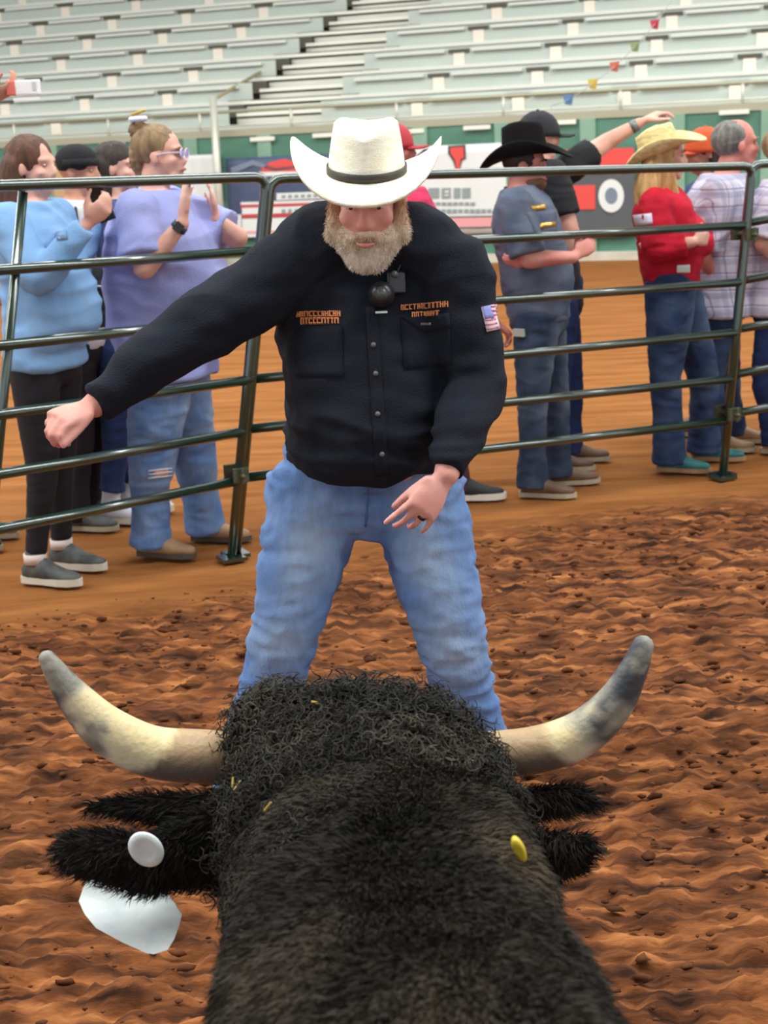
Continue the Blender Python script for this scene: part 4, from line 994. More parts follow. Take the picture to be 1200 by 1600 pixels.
def woman_purple():
    g, st = rig(6.22, 8, (252, 243), (238, 305), (238, 330), (262, 560), (236, 735), (306, 728), (238, 868), (322, 850), (226, 420), (286, 348), (372, 372), (338, 342), shw=.20, offN=.31, wofN=.32, offF=.10, wofF=.06)
    lav = mat('lavender_cotton', (160, 164, 214), .9, rgb2=(142, 148, 200), scale=3, bump=.35, bscale=160, spec=.15)
    st.update(skin=SK_fair, bw=1.22, depth=.155, belly=.30, pants=DN_light, fade=True, pname='ripped_jeans', pr=(.125, .088, .074, .084), shirt=lav, sleeve=.42, loose=.032, hem=.10, leg=1.08, arm=1.15, shoe=tanl, sole=mat('dark_sole', (84, 76, 66), .8), shaft=.16, sa=.014, sf=5, fdR=np.array([.95, -.35, 0]), fdL=np.array([1, -.2, 0]), hf=np.array([1, -.18, .03]), collar=lav,
              hdR=np.array([.15, .1, 1]), hnR=np.array([.75, .5, 0]), hdL=np.array([-.1, 0, 1]), hnL=np.array([-.9, -.1, 0]), hpR=dict(curl=(.15,)*4, spread=.1), hpL=dict(curl=(.2,)*4, spread=.1), brow=dbl, pa=.008)
    t, b, HM, hc, k = figure(group='spectators behind the fence', label='woman in lavender shirt, glasses and ripped jeans clapping behind the fence', J_=g, st=st)
    b3 = Blob(); b3.ell(hc+HM@(np.array([0, -.027, .042])*k), (.084*k, .098*k, .090*k), HM, 18, 12); b3.remesh('hair', .008, dbl, t, sm=2, disp=fold(30, .004, (1, 1, .4)))
    W = lambda x, y, z: hc+HM@(np.array([x, y, z])*k)
    bb = Blob(); bb.ell(W(0, -.085, .105), (.045, .042, .040), HM); bb.ell(W(0, -.10, .0), (.055, .035, .07), HM); bb.ell(W(0, -.085, -.07), (.035, .03, .05), HM); bb.remesh('hair_bun', .007, dbl, t, sm=2, disp=fold(30, .006))
    c = W(.02, -.075, .150); b2 = Blob()
    for q in range(8):
        a = q*.785; b2.ell(c+HM@np.array([math.cos(a)*.032, math.sin(a)*.026, 0]), (.016, .016, .013), HM, 10, 6)
    b2.remesh('scrunchie', .005, mat('white_satin', (214, 218, 240), .4), t, sm=1); b2 = Blob().limb([c+HM@[0, -.02, .02], c+HM@[0, .03, .032]], [.008, .006]); b2.obj('clip', mat('gold_clip', (176, 146, 70), .35, .5), t)
    # glasses
    gm = mat('pale_frame', (206, 196, 214), .25); gl = mat('violet_lens', (150, 140, 214), .05, spec=.9)
    for s in (-1, 1):
        cc = W(s*.032, .100, .002); th = np.linspace(0, 2*math.pi, 17); tube([cc+HM@(np.array([math.cos(a)*.024, 0, math.sin(a)*.019])*k) for a in th], .0028, 6).obj('glasses_rim', gm, t)
        Blob().ell(cc, (.022*k, .0015, .017*k), HM).obj('lens', gl, t); tube([W(s*.057, .098, .006), W(s*.078, .05, .008), W(s*.080, -.01, .0)], .0028, 6).obj('glasses_arm', gm, t)
    tube([W(-.009, .101, .005), W(.009, .101, .005)], .0028, 6).obj('glasses_bridge', gm, t)
    # watch
    w = g['wr'+st['near']]; ax = nrm(w-g['el'+st['near']]); Blob().limb([w-ax*.035, w-ax*.01], [.033, .032], n=16, ends=False).obj('watch_strap', mat('teal_strap', (34, 56, 64), .5), t)
    Mx = frame([0, -1, 0], ax); Blob().box(w-ax*.022+np.array([0, -.034, 0]), (.017, .004, .019), Mx).obj('watch_face', mat('black_plastic', (34, 36, 40), .35), t, False)
    # rip in the near knee
    S = Surf(st['pants_obj']); bb = Blob(); patch(bb, S, [(240, 734), (262, 731), (264, 744), (242, 746)], 4, 3, .0035); bb.obj('knee_skin', SK_fair, t)
    bb = Blob()
    for y in (733, 738, 744): patch(bb, S, [(232, y+2), (268, y-2), (268, y-.4), (232, y+3.6)], 5, 1, .006)
    bb.obj('ripped_threads', mat('white_threads', (206, 212, 226), .9), t)
woman_purple()

def hidden_person():
    g, st = rig(7.0, 5, (614, 232), (640, 300), (650, 322), (676, 548), (700, 660), (660, 660), (718, 775), (650, 770), (700, 440), (772, 502), (640, 430), (690, 500), shw=.17, offN=.16)
    mag = mat('magenta_cotton', (196, 40, 84), .85, bump=.2)
    st.update(skin=SK_rose, pants=mat('maroon_trousers', (70, 36, 44), .85, bump=.2), shirt=mag, sleeve=1.0, shoe=mat('black_canvas', (36, 38, 40), .7), sole=mat('white_rubber', (226, 218, 204), .7), shoekind='sneaker', shaft=.12, hpR=dict(curl=(.8,)*4), pr=(.09, .065, .055, .055), ss=1.05)
    t, b, HM, hc, k = figure(group='spectators behind the fence', label='person in magenta shirt almost hidden behind the man in black', J_=g, st=st)
    cap(t, hc, HM, mat('red_cap', (178, 50, 62), .8), k)
hidden_person()

def cowboy():
    g, st = rig(7.0, 12, (822, 258), (812, 296), (812, 318), (842, 492), (832, 625), (866, 615), (832, 748), (872, 738), (826, 405), (896, 402), (850, 400), (838, 398), shw=.185, offN=.24, wofN=.26, offF=.02, wofF=-.20)
    gs = mat('slate_denim_shirt', (108, 114, 130), .9, rgb2=(82, 94, 116), scale=6, bump=.3, bscale=180, spec=.15)
    st.update(skin=SK_rose, bw=1.02, depth=.125, belly=.10, pants=DN_grey, fade=True, pname='jeans', pr=(.105, .074, .066, .078), shirt=gs, sleeve=.46, loose=.018, shoe=leather, sole=solem, arm=1.15, hs=1.0, collar=gs, hf=np.array([.95, -.25, -.05]), fdR=np.array([.9, -.3, 0]), fdL=np.array([1, .1, 0]),
              hdR=np.array([.55, .2, .35]), hnR=np.array([-.2, .9, -.2]), hpR=dict(curl=(.6,)*4), hpL=dict(curl=(.6,)*4), hdL=np.array([-.8, -.2, -.2]), hnL=np.array([.2, .8, .3]), brow=dkh, pa=.007, sa=.008)
    t, b, HM, hc, k = figure(group='spectators behind the fence', label='cowboy in black felt hat and slate shirt standing with folded arms behind the fence', J_=g, st=st)
    shorthair(t, hc, HM, k, dkh)
    W = lambda x, y, z: hc+HM@(np.array([x, y, z])*k)
    bb = Blob(); bb.ell(W(0, .038, -.082), (.062*k, .060*k, .042*k), HM); bb.remesh('beard', .007, mat('brown_beard', (112, 76, 60), .9, bump=.5), t, sm=2, disp=fold(40, .004))
    hM = frame(nrm([.93, -.30, .10]), (.08, 0, 1)); hat(t, W(0, -.006, .045), hM, black_f, mat('black_ribbon', (14, 14, 16), .5), k=1.1, rx=.165, ry=.198, curl=.055, crown=.125, front=.035, name='felt_hat', crease=.03, pinch=.1)
    S = Surf(st['shirt_obj']); gold = mat('gold_metal', (220, 170, 80), .3, .6)
    for q in ([(830, 322), (850, 320), (852, 327), (832, 329)], [(843, 349), (867, 347), (867, 354), (843, 356)]):
        bb = Blob(); patch(bb, S, q, 3, 1, .007, .003); bb.obj('gold_badge', gold, t)
    bb = Blob(); patch(bb, S, [(822, 332), (868, 328), (870, 362), (840, 372)], 6, 5, .004); bb.obj('chest_pocket', gs, t)
    p, n = S.hit(862, 470)
    Ps = Surf(st['pants_obj']); p, n = Ps.hit(813, 519)
    p = p if p is not None else J(813, 519, 6.85); Blob().box(p+n*.01, (.030, .008, .017), frame(-n, UP)).obj('belt_tag', mat('pale_metal', (214, 222, 214), .3, .4), t, False)
cowboy()

def arm_raiser():
    g, st = rig(7.55, 5, (843, 214), (848, 258), (862, 272), (872, 470), (868, 610), (890, 605), (866, 740), (892, 735), (896, 380), (868, 440), (948, 222), (1000, 192), shw=.15, offN=.22, wofN=.2, offF=.16, wofF=.14)
    bt = mat('black_tee', (28, 28, 32), .9, bump=.2)
    g['shL'] = J(890, 262, 7.62)
    st.update(skin=SK_fair, bw=1.0, pants=DN_navy, shirt=bt, sleeve=.30, shoe=leather, sole=solem, arm=1.15, hs=1.1, hk=1.0, hf=np.array([.9, .2, 0]), hdL=np.array([.8, .1, .35]), hnL=np.array([.1, .1, -1]), hpL=dict(curl=(.5, .5, .7, .8), spread=.1), collar=None)
    t, b, HM, hc, k = figure(group='spectators behind the fence', label='man in black cap and black shirt pointing with a raised bare arm behind the cowboy', J_=g, st=st)
    cap(t, hc, HM, mat('black_cap', (32, 34, 40), .85, bump=.3), k*1.08)
    shorthair(t, hc, HM, k*.98, dkh)
    w = g['wrL']; ax = nrm(w-g['elL']); Blob().limb([w-ax*.05, w-ax*.015], [.034, .032], n=14, ends=False).obj('wrist_watch', mat('steel_watch', (120, 124, 120), .4, .5), t)
arm_raiser()

def red_girl():
    g, st = rig(7.42, 14, (1040, 245), (1030, 296), (1028, 318), (1050, 445), (1040, 585), (1098, 585), (1046, 706), (1100, 700), (1030, 388), (1082, 378), (1094, 380), (1050, 388), shw=.155, offN=.22, wofN=.26, offF=-.02, wofF=-.20)
    red = mat('red_cotton', (196, 30, 52), .85, rgb2=(170, 24, 44), scale=6, bump=.3, bscale=180, spec=.2)
    st.update(skin=SK_fair, bw=1.0, depth=.115, belly=.08, pants=DN_dark, fade=True, pname='jeans', pr=(.115, .078, .070, .088), shirt=red, sleeve=.90, loose=.022, shoe=mat('teal_leather', (52, 134, 132), .6, rgb2=(36, 96, 100), scale=9), sole=tanl, leg=1.05, arm=1.1, collar=red, hf=np.array([1, -.1, 0]), brow=dbl,
              hdR=np.array([.6, .4, .1]), hnR=np.array([-.4, .9, 0]), hdL=np.array([-.7, -.2, .05]), hnL=np.array([.2, .9, .1]), hpR=dict(curl=(.6,)*4), hpL=dict(curl=(.4,)*4), pa=.007, sa=.009, fdR=np.array([.9, -.4, 0]), hs=.95)
    t, b, HM, hc, k = figure(group='spectators behind the fence', label='woman with long blond hair in straw hat and red shirt, arms folded behind the fence', J_=g, st=st)
    longhair(t, hc, HM, k, blond, .26, w=.11, front=True)
    W = lambda x, y, z: hc+HM@(np.array([x, y, z])*k)
    hM = frame(nrm([.86, -.34, .34]), (-.35, 0, 1)); st2 = mat('pale_straw', (236, 216, 160), .8, rgb2=(206, 182, 124), scale=30, stretch=(1, 1, 3), bump=.3, bscale=160)
    hat(t, W(0, -.022, .030), hM, st2, tanl, k=1.08, rx=.175, ry=.205, curl=.060, crown=.10, front=.03, name='straw_hat', crease=.02)
    S = Surf(st['shirt_obj']); bb = Blob(); patch(bb, S, [(990, 336), (1018, 333), (1020, 350), (994, 354)], 3, 3, .005); bb.obj('shoulder_patch', mat('white_patch', (206, 196, 214), .7), t)
    Blob().limb([J(1050, 421, 7.42)-UP*.0, J(1050, 416, 7.42)+UP*.02], [.168, .166], n=22, flat=g['hipL']*0+st['fwd'], flatk=.80, ends=False).obj('belt', mat('brown_belt', (92, 58, 48), .6), t)
    S2 = Surf(st['pants_obj']); p, n = S.hit(1066, 420)
    if p is None: p, n = S2.hit(1066, 426)
    p = p+n*.012 if p is not None else J(1072, 423, 7.2); Blob().box(p, (.032, .010, .020), frame([.3, 1, 0], UP)).remesh('belt_buckle', .004, mat('pale_metal', (214, 222, 214), .3, .4), t, sm=1)
red_girl()

def orange_cap_man():
    g, st = rig(8.35, 170, (1100, 238), (1104, 286), (1104, 304), (1104, 455), (1104, 570), (1110, 570), (1104, 680), (1112, 680), (1090, 400), (1080, 420), (1120, 400), (1104, 420), shw=.15)
    st.update(skin=SK_tan, bw=.9, pants=DN_navy, shirt=mat('navy_cotton', (62, 76, 120), .9, bump=.2), sleeve=.5, shoe=leather, sole=solem)
    t, b, HM, hc, k = figure(group='spectators behind the fence', label='person in bright orange cap facing left between straw hat and grey-haired man', J_=g, st=st)
    longhair(t, hc, HM, k, dkh, .06, w=.07); cap(t, hc, HM, mat('orange_cap', (206, 84, 38), .8, bump=.2, rgb2=(186, 70, 30), scale=6), k*1.16)
orange_cap_man()

def plaidmat(key, base, line, line2, sc=(1.0, 1.0, 1.0)):
    m = mat('plaid_'+key, base, .9, bump=.2, bscale=160, spec=.15); n = m.node_tree.nodes; l = m.node_tree.links; b = n['Principled BSDF']
    t = n.new('ShaderNodeTexCoord'); s = n.new('ShaderNodeSeparateXYZ'); l.new(t.outputs['Object'], s.inputs[0])
    def stripe(out, per, wid, off=0.0):
        a = n.new('ShaderNodeMath'); a.operation = 'ADD'; a.inputs[1].default_value = 50+off; l.new(out, a.inputs[0])
        a2 = n.new('ShaderNodeMath'); a2.operation = 'MODULO'; a2.inputs[1].default_value = per; l.new(a.outputs[0], a2.inputs[0])
        a3 = n.new('ShaderNodeMath'); a3.operation = 'LESS_THAN'; a3.inputs[1].default_value = wid; l.new(a2.outputs[0], a3.inputs[0]); return a3.outputs[0]
    ad = n.new('ShaderNodeMath'); ad.operation = 'ADD'; l.new(s.outputs['X'], ad.inputs[0]); l.new(s.outputs['Y'], ad.inputs[1])
    prev = None
    for o, per, w, off, c, f in ((s.outputs['Z'], .085, .030, 0, line, .55), (ad.outputs[0], .085, .026, 0, line, .50), (s.outputs['Z'], .085, .007, .045, line2, .7), (ad.outputs[0], .085, .007, .045, line2, .6)):
        st_ = stripe(o, per, w, off); mu = n.new('ShaderNodeMath'); mu.operation = 'MULTIPLY'; mu.inputs[1].default_value = f; l.new(st_, mu.inputs[0])
        mx = n.new('ShaderNodeMix'); mx.data_type = 'RGBA'; l.new(mu.outputs[0], mx.inputs[0])
        if prev is None: mx.inputs[6].default_value = (*lin(base), 1)
        else: l.new(prev, mx.inputs[6])
        mx.inputs[7].default_value = (*lin(c), 1); prev = mx.outputs[2]
    l.new(prev, b.inputs['Base Color']); return m
PL = plaidmat('lilac', (206, 200, 218), (150, 150, 178), (112, 112, 140)); PL2 = plaidmat('pale', (208, 200, 212), (172, 164, 190), (130, 120, 150))
def plaid_man():
    g, st = rig(7.85, 12, (1152, 226), (1132, 276), (1124, 300), (1124, 470), (1112, 590), (1136, 590), (1118, 694), (1146, 690), (1092, 390), (1120, 440), (1160, 380), (1180, 420), shw=.20, offN=.22)
    st.update(skin=SK_rose, bw=1.2, depth=.16, belly=.25, pants=DN_dark, fade=True, pname='jeans', shirt=PL, sleeve=.48, loose=.03, hem=.10, arm=1.2, shoe=tanl, sole=solem, collar=PL, hk=1.1, hf=np.array([1, .1, .03]), hs=1.0, hdR=np.array([.3, 0, -1]), sa=.010, sf=6, brow=greyh)
    t, b, HM, hc, k = figure(group='spectators behind the fence', label='grey-haired man in lilac plaid shirt and jeans facing right behind the fence corner', J_=g, st=st)
    b2 = Blob(); b2.ell(hc+HM@(np.array([0, -.035, .030])*k), (.084*k, .092*k, .086*k), HM, 18, 12); b2.remesh('hair', .008, greyh, t, sm=2, disp=fold(40, .004))
plaid_man()
def edge_person():
    g, st = rig(7.75, 20, (1226, 236), (1222, 284), (1222, 306), (1218, 480), (1196, 590), (1238, 590), (1208, 706), (1250, 700), (1192, 380), (1230, 420), (1250, 380), (1262, 420), shw=.18, offN=.22)
    st.update(skin=SK_fair, bw=1.05, depth=.13, belly=.2, pants=DN_navy, pname='jeans', shirt=PL2, sleeve=.48, loose=.025, hem=.06, arm=1.1, shoe=tanl, sole=solem, collar=PL2, hs=1.0, hdR=np.array([.3, 0, -1]))
    t, b, HM, hc, k = figure(group='spectators behind the fence', label='person in pale checked shirt and jeans cut off by the right edge', J_=g, st=st)
    shorthair(t, hc, HM, k, dbl)
edge_person()
def left_edge_person():
    g, st = rig(6.5, 20, (-72, 222), (-74, 282), (-74, 306), (-60, 520), (-62, 680), (-36, 680), (-62, 830), (-34, 820), (-44, 236), (-14, 158), (-40, 400), (-20, 430), shw=.17, offN=.20, wofN=.16)
    st.update(skin=SK_tan, pants=DN_navy, shirt=mat('grey_cotton', (150, 150, 156), .9, bump=.2), sleeve=.45, shoe=blk_s, sole=solem, hdR=np.array([.9, 0, .5]), hnR=np.array([-.3, .4, .8]), hpR=dict(curl=(.6,)*4))
    t, b, HM, hc, k = figure(group='spectators behind the fence', label='person beyond the left edge raising a hand with a small carton', J_=g, st=st)
    shorthair(t, hc, HM, k, dkh)
    p = J(36, 137, 6.34); bx = thing('snack_carton', 'small white and red carton held up at the left edge above the crowd', 'box', tuple(p-UP*.035)); Mx = frame([0, 1, 0.05], [.0, 0, 1])
    Blob().box(p+[.020, 0, 0], (.048, .028, .030), Mx).remesh('body', .004, mat('carton_white', (240, 238, 236), .5), bx, sm=1)
    Blob().box(p+[-.046, 0, 0], (.019, .0285, .0305), Mx).remesh('red_end', .004, mat('carton_red', (226, 110, 100), .5), bx, sm=1)
    Blob().box(p+[.052, -.029, .004], (.008, .001, .016), Mx).obj('print', mat('pale_print', (196, 198, 206), .6), bx, False)
    Blob().box(p+[.010, -.002, -.044], (.05, .024, .006), Mx).obj('lid', mat('carton_white', (240, 238, 236), .5), bx, False)
left_edge_person()
# ================================================================== THE BULL
def bull():
    t = thing('bull', 'black curly-haired horned bull seen from behind and above in the foreground', 'bull', (0.02, .6, 0))
    fur = mat('bull_hide', (20, 18, 16), .95, rgb2=(34, 29, 25), scale=6, bump=.6, bscale=160, spec=.15)
    X = np.array([1.0, 0, 0]); b = Blob()
    def R(px, py, D, hw, hh, tilt=0.0):
        return (J(px, py, D), X*mpx(px, py, D, hw), np.array([0, math.sin(tilt), math.cos(tilt)])*hh)
    # path runs from rump to the poll; A x B must follow it (forward = +Y): A=+X, B=+Z gives -Y, so A is reversed
    L = []
    for c, w, h in (((.06, -.92, .72), .08, .10), ((.06, -.85, .72), .19, .22), ((.06, -.6, .70), .25, .28), ((.06, -.2, .66), .28, .29), ((.06, .25, .68), .28, .29), ((.06, .6, .72), .24, .28), ((.05, .9, .74), .215, .27)):
        L.append((np.array(c), -X*w, UP*h))
    for q in (R(634, 1640, 1.33, 300, .20, .1), R(620, 1490, 1.56, 258, .165, .12), R(606, 1383, 1.74, 234, .145, .1), R(585, 1270, 1.90, 205, .14, .05), R(556, 1185, 2.0, 170, .115, 0)):
        L.append((q[0], -q[1], q[2]))
    b.loft(L, n=28, steps=4)
    poll = J(549, 1165, 2.03)
    # head, hanging forward and down
    hd = nrm([0, .62, -.78]); up2 = nrm(np.cross(X, hd)); up2 = up2 if up2[2] > 0 else -up2
    H = [(poll+np.array([0, -.03, .0]), .150, .100), (poll+hd*.06, .155, .11), (poll+hd*.16, .135, .11), (poll+hd*.28, .105, .10), (poll+hd*.38, .080, .082), (poll+hd*.45, .078, .075), (poll+hd*.50, .06, .055)]
    b.loft([(c, X*w, up2*h) if np.cross(X, up2)@hd > 0 else (c, -X*w, up2*h) for c, w, h in H], n=22, steps=3)
    # shoulder hump, brisket and dewlap
    b.ell(J(434, 1150, 2.03), (.068, .09, .060)); b.ell(J(664, 1160, 2.03), (.045, .09, .05)); b.ell((.05, .98, .80), (.155, .26, .205)); b.ell((.06, 1.25, .55), (.11, .30, .17))
    # legs with joints
    def leg(x, y, hind):
        s = 1 if x > .06 else -1
        if hind:
            P = [(x, y, .62), (x+.03*s, y+.12, .44), (x+.02*s, y-.06, .27), (x+.02*s, y-.01, .10), (x+.02*s, y+.03, .04)]; r = [.14, .095, .045, .032, .036]
        else:
            P = [(x, y, .62), (x, y-.03, .44), (x, y+.01, .26), (x, y, .10), (x, y+.03, .04)]; r = [.11, .070, .044, .030, .034]
        b.limb(P, r, n=12)
    for x in (-.10, .24): leg(x, .88, False)
    for x in (-.08, .22): leg(x, -.62, True)
    # ears: funnel of two lobes with a notch between
    def lobe(pts, thick=.018, D0=1.93):
        Lb = []
        for i, (x, y, r, D) in enumerate(pts):
            Lb.append((J(x, y, D), r*Zc(x, y, D)/FPX))
        C = [q[0] for q in Lb]
        for i, (c, r) in enumerate(Lb):
            T = nrm(C[min(i+1, len(C)-1)]-C[max(i-1, 0)]); B = nrm(np.cross(T, [0, 1, 0])); N = np.cross(T, B)
            Lb[i] = (c, B*r, N*max(min(thick, r*.8), .006))
        b.loft(Lb, n=16, steps=3)
    ears = [[(372, 1322, 74, 1.93), (300, 1332, 66, 1.92), (232, 1347, 47, 1.90), (158, 1337, 30, 1.87), (112, 1328, 17, 1.85), (94, 1328, 8, 1.84)],
            [(372, 1282, 46, 1.96), (300, 1272, 36, 1.97), (236, 1264, 24, 1.96), (172, 1262, 15, 1.95), (134, 1263, 7, 1.95)],
            [(770, 1330, 60, 1.95), (830, 1338, 54, 1.93), (884, 1335, 44, 1.90), (920, 1322, 26, 1.88), (936, 1316, 12, 1.87)],
            [(765, 1265, 36, 1.97), (830, 1256, 27, 1.97), (885, 1248, 25, 1.96), (922, 1252, 19, 1.95), (938, 1262, 8, 1.94)]]
    for e in ears: lobe(e)
    # tail
    b.limb([(.06, -.88, .86), (.06, -.98, .78), (.07, -1.02, .55), (.07, -1.0, .34)], [.04, .028, .018, .014], n=10)
    def disp(co, no):
        return .012*fbm(co*7, 3)*(co[:, 1] < 1.9)+.004*vnoise(co*25)
    body = b.remesh('body', .010, fur, t, sm=3, disp=disp)
    hoof = mat('hoof_horn', (60, 54, 48), .5)
    for x, y in ((-.10, .91), (.24, .91), (-.10, -.59), (.24, -.59)):
        for s in (-1, 1): Blob().limb([(x+s*.019, y+.02, .045), (x+s*.020, y+.05, .016)], [.024, .020], n=10).obj('hoof', hoof, t)
    # face parts on the far side
    for s in (-1, 1):
        e = poll+hd*.17+X*s*.128+up2*.03; Blob().ell(e, (.018, .02, .02)).obj('eye', eye_d, t)
    mz = poll+hd*.49; b2 = Blob(); b2.ell(mz, (.066, .04, .055)); b2.remesh('muzzle', .007, mat('muzzle_skin', (40, 36, 36), .4), t, sm=2)
    tb = Blob(); tb.limb([(.07, -1.0, .36), (.07, -1.0, .24), (.07, -1.0, .14)], [.02, .045, .012]); tb.remesh('tail_tuft', .008, fur, t, sm=1, disp=fold(40, .006, (1, 1, .3)))
    # horns ---------------------------------------------------------------
    def horn(pts, side):
        b = Blob(); C = [J(x, y, D) for x, y, r, D in pts]; rr = [r*Zc(x, y, D)/FPX for x, y, r, D in pts]
        b.limb(C, rr, n=26, steps=8)
        V = np.vstack(b.V); P = crom(C, 8); d = ((V[:, None]-P[None])**2).sum(2); k = d.argmin(1); tt = k/(len(P)-1)
        cv = V-P[k]
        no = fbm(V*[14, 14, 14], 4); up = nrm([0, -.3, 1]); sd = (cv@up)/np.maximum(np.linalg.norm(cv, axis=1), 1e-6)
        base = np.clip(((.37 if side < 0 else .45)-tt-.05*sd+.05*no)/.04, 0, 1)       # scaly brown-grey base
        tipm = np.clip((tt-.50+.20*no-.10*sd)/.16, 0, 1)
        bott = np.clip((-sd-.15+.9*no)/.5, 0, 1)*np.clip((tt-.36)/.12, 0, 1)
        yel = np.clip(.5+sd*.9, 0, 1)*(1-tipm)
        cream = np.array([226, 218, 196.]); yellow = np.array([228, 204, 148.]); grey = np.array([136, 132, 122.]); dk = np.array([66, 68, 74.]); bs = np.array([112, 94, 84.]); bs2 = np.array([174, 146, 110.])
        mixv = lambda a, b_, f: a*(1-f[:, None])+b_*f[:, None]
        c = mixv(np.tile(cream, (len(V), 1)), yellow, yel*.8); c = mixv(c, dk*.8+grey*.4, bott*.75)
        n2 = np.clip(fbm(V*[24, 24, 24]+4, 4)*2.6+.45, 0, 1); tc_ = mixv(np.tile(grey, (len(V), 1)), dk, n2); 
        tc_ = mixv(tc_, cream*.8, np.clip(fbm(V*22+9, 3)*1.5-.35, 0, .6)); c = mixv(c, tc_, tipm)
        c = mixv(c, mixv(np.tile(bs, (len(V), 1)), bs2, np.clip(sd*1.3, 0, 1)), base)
        me_m = mat('horn_keratin', (220, 210, 180), .45, spec=.4, bump=.25, bscale=90)
        if not me_m.get('done'):
            n = me_m.node_tree.nodes; at = n.new('ShaderNodeAttribute'); at.attribute_name = 'horn_colour'; me_m.node_tree.links.new(at.outputs['Color'], n['Principled BSDF'].inputs['Base Color']); me_m['done'] = 1
        rg = 1+.012*np.sin(tt*90)*(tt < .5)
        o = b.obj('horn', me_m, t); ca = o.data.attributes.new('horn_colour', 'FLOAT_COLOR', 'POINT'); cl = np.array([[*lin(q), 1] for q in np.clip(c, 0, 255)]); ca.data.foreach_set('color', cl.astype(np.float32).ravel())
        return o
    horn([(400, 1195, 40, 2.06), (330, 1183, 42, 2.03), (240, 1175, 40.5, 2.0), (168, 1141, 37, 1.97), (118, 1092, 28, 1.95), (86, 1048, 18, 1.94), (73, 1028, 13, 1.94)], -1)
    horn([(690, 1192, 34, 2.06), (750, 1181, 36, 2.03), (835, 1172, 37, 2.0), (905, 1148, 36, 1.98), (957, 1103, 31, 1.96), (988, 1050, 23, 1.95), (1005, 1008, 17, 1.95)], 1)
    # tags ----------------------------------------------------------------
    wt = mat('white_tag_plastic', (232, 238, 236), .5, rgb2=(206, 216, 218), scale=18, bump=.1); 
    def plate(name, pts, D, m, th=.003, tilt=0.0, parent=t):
        P = np.array([J(x, y, D+tilt*(y-1400)/200) for x, y in pts]); bb = Blob(); bb.prism(P[::-1], np.array([0, th, 0])); return bb.obj(name, m, parent, False)
    tg = plate('ear_tag', [(152, 1362), (138, 1372), (129, 1390), (123, 1408), (132, 1428), (150, 1450), (190, 1472), (228, 1489), (240, 1491), (262, 1484), (272, 1468), (280, 1446), (284, 1430), (274, 1414), (262, 1398), (240, 1370), (232, 1340), (214, 1340), (200, 1362)], 1.93, wt, tilt=-.16)
    tag(tg, 'white plastic tag hanging under the left ear')
    bt = Blob(); c = J(228, 1328, 1.845); A2 = J(244, 1353, 1.845)-c; B2 = J(251, 1318, 1.845)-c
    th = np.linspace(0, 2*math.pi, 28, endpoint=False); Rr = []
    for f, dy in ((.9, .006), (1.0, .003), (1.0, 0), (.93, -.002), (.55, -.0022), (.45, -.001), (.30, -.001)):
        Rr.append(np.array([c+(A2*math.sin(a)+B2*math.cos(a))*f+np.array([0, dy, 0]) for a in th]))
    bt.rings(Rr, flip=False); o = bt.obj('tag_button', wt, t); tag(o, 'round white button pinned through the left ear')
    ye = mat('yellow_tag_plastic', (196, 174, 40), .45); bt = Blob(); c0, n0 = Surf(body).hit(811, 1328); DD = c0[1]-.035; c = J(811, 1328, DD); A2 = J(822, 1345, DD)-c; B2 = J(817, 1320, DD)-c; Rr = []
    for f, dy in ((.9, .010), (1.0, .006), (1.0, -.002), (.85, -.004), (.4, -.004)):
        Rr.append(np.array([c+(A2*math.sin(a)*.95+B2*math.cos(a)*1.0)*f+np.array([0, dy, 0]) for a in th]))
    bt.rings(Rr); o = bt.obj('tag_button', ye, t); tag(o, 'round yellow button pinned in the right ear')
    # fur ------------------------------------------------------------------
    S = Surf(body)
    fm = mat('bull_fur', (44, 37, 31), .75, attr=('tone', [(0, (13, 12, 11)), (.5, (44, 38, 31)), (1, (84, 72, 58))]), spec=.25)
    def tone(P):
        n = fbm(P*[9, 6, 9], 3); v = .42+.55*n; ear = (P[:, 0] < -.17) | (P[:, 0] > .245); v = np.where(ear & (P[:, 1] > 1.7), .08+.1*n, v)
        return np.clip(v+.10*(P[:, 1] < 1.9), 0, 1)
    def dirf(P, N):
        w = np.stack([vnoise(P*9+3), vnoise(P*9+13), vnoise(P*9+23)], 1)
        bk = np.array([0, -.55, -.45])+np.stack([np.clip((P[:, 0]-.03)/.12, -1, 1)*.45, P[:, 0]*0, P[:, 0]*0], 1)
        ear = ((P[:, 0] < -.17) | (P[:, 0] > .245)) & (P[:, 1] > 1.7)
        bk = np.where(ear[:, None], np.stack([np.sign(P[:, 0])*.9, -.2+P[:, 0]*0, -.25+P[:, 0]*0], 1), bk)
        v = bk+w*.75; v = v-N*(v*N).sum(1)[:, None]; return v/(np.linalg.norm(v, axis=1)[:, None]+1e-6)+N*.42
    hairs('fur', S, lambda P, N: ((P[:, 1] > .75) & (P[:, 2] > .45))*np.clip(N@nrm([0, -.75, .65])+.35, 0.02, 1), 170000, .021, .00080, dirf, fm, t, 8, attr=tone, jitter=.22)
    # curls over the poll and forehead
    cm = mat('curl_fur', (40, 38, 34), .7, attr=('tone', [(0, (11, 11, 11)), (.5, (31, 29, 25)), (1, (68, 62, 50))]), spec=.3)
    rg = np.random.default_rng(5); T = S.co[S.tr]; cr = np.cross(T[:, 1]-T[:, 0], T[:, 2]-T[:, 0]); ar = np.linalg.norm(cr, axis=1); nn = cr/(ar[:, None]+1e-12); cen = T.mean(1)
    # region: poll, forehead and down the left side of the neck
    px = 600+FPX*((cen-CP)@CR)/((cen-CP)@CF); py = 800-FPX*((cen-CP)@CU)/((cen-CP)@CF)
    side = (px < 360+.0*py+np.clip(1420-py, 0, 230)*1.1) & (px > 330) & (cen[:, 1] > 1.55)
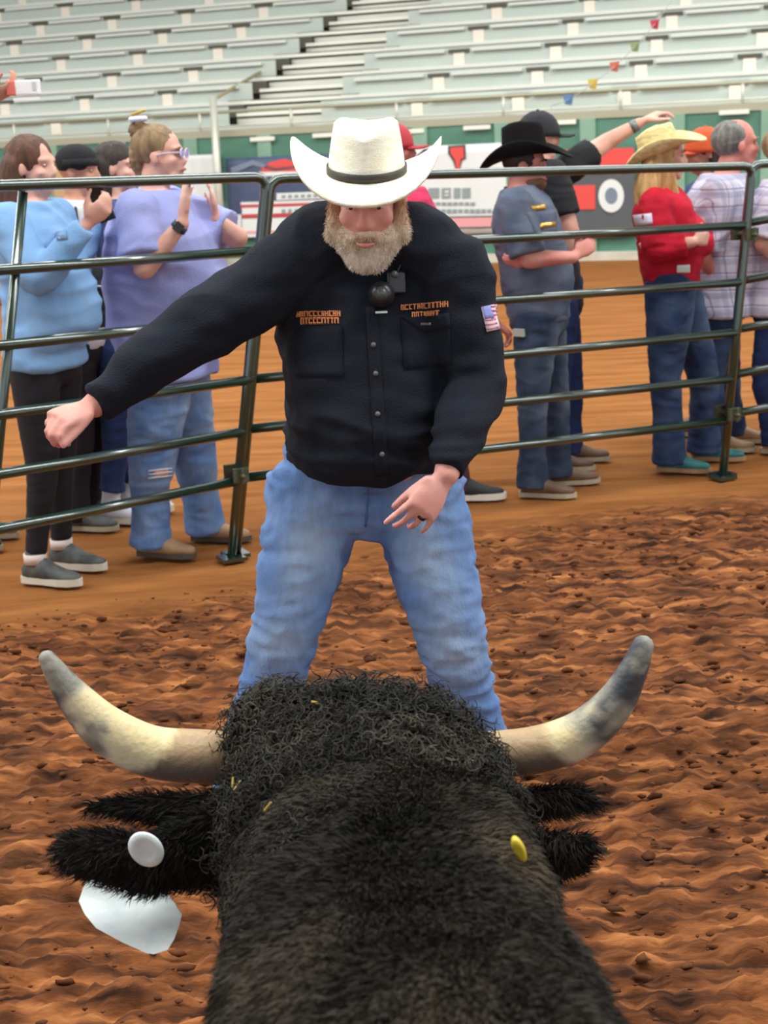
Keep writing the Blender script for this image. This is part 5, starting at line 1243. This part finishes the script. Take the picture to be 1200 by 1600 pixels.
    topr = (cen[:, 1] > 1.80) & (cen[:, 1] < 2.16) & (cen[:, 0] > -.19) & (cen[:, 0] < .17) & (cen[:, 2] > .70)
    w = ar*((topr & (nn[:, 2] > -.45))*1.0+side*(~topr)*(nn[:, 2] > -.6)*.6); N = 5200
    w = w/w.sum(); k = rg.choice(len(T), N, p=w); u = rg.random((N, 2)); f = u.sum(1) > 1; u[f] = 1-u[f]
    P0 = T[k, 0]+(T[k, 1]-T[k, 0])*u[:, :1]+(T[k, 2]-T[k, 0])*u[:, 1:]; Nn = nn[k]
    isTop = ((P0[:, 1] > 1.80)*1.0)[:, None]
    ax = Nn*(.65*isTop+.25)+rg.normal(size=(N, 3))*.45+np.array([0, -.25, -.05]); ax /= np.linalg.norm(ax, axis=1)[:, None]
    a = np.cross(ax, rg.normal(size=(N, 3))); a /= np.linalg.norm(a, axis=1)[:, None]; b_ = np.cross(ax, a)
    M_ = 15; s = np.linspace(0, 1, M_); Lh = (.022+.026*rg.random(N)*isTop[:, 0]+.004*isTop[:, 0]); rad = .0045+.0055*rg.random(N); turns = 1.3+1.5*rg.random(N); ph = rg.random(N)*6.28; hand_ = rg.choice([-1, 1], N)
    ang = ph[:, None]+hand_[:, None]*turns[:, None]*6.283*s[None]; rr = rad[:, None]*np.minimum(1, s*3+.2)[None]
    Cc = P0[:, None]-Nn[:, None]*.004+ax[:, None]*(Lh[:, None]*s[None])[..., None]+(a[:, None]*np.cos(ang)[..., None]+b_[:, None]*np.sin(ang)[..., None])*rr[..., None]
    Cc[:, :, 2] -= (s**2*.006)[None]
    Tn = np.gradient(Cc, axis=1); Tn /= np.linalg.norm(Tn, axis=2)[..., None]+1e-9
    A_ = np.cross(Tn, ax[:, None]+.01); A_ /= np.linalg.norm(A_, axis=2)[..., None]+1e-9; B_ = np.cross(Tn, A_)
    wr = (.0011+.0013*rg.random(N))[:, None]*(1-.75*s[None]**2)
    V = np.stack([Cc+(A_*math.cos(q)+B_*math.sin(q))*wr[..., None] for q in (0, 2.094, 4.189)], 2)   # N,M,3,3
    idx = np.arange(N*M_*3).reshape(N, M_, 3); q1 = idx[:, :-1]; q2 = idx[:, 1:]
    F = np.concatenate([np.stack([q1[..., j], q1[..., (j+1) % 3], q2[..., (j+1) % 3], q2[..., j]], -1).reshape(-1, 4) for j in range(3)])
    tn = np.clip(.40+.5*fbm(P0*[16, 16, 16], 2)+.15*rg.normal(size=N), 0, 1)
    fastmesh('curls', V.reshape(-1, 3), F, cm, t, smooth=True, kind='stuff', attrs={'tone': np.repeat(tn, M_*3)+np.tile(np.repeat(s*.15, 3), N)})
    # bits of straw caught in the curls
    sm_ = mat('straw_bit', (168, 142, 70), .8)
    for x, y in ((384, 1234), (392, 1240), (437, 1279), (497, 1118)):
        p, n = S.hit(x, y)
        if p is not None: d = nrm(RNG.normal(size=3)); q = p+n*.022; Blob().limb([q-d*.006, q+d*.007], [.0022, .0016], n=5).obj('straw_bit', sm_, t)
bull()
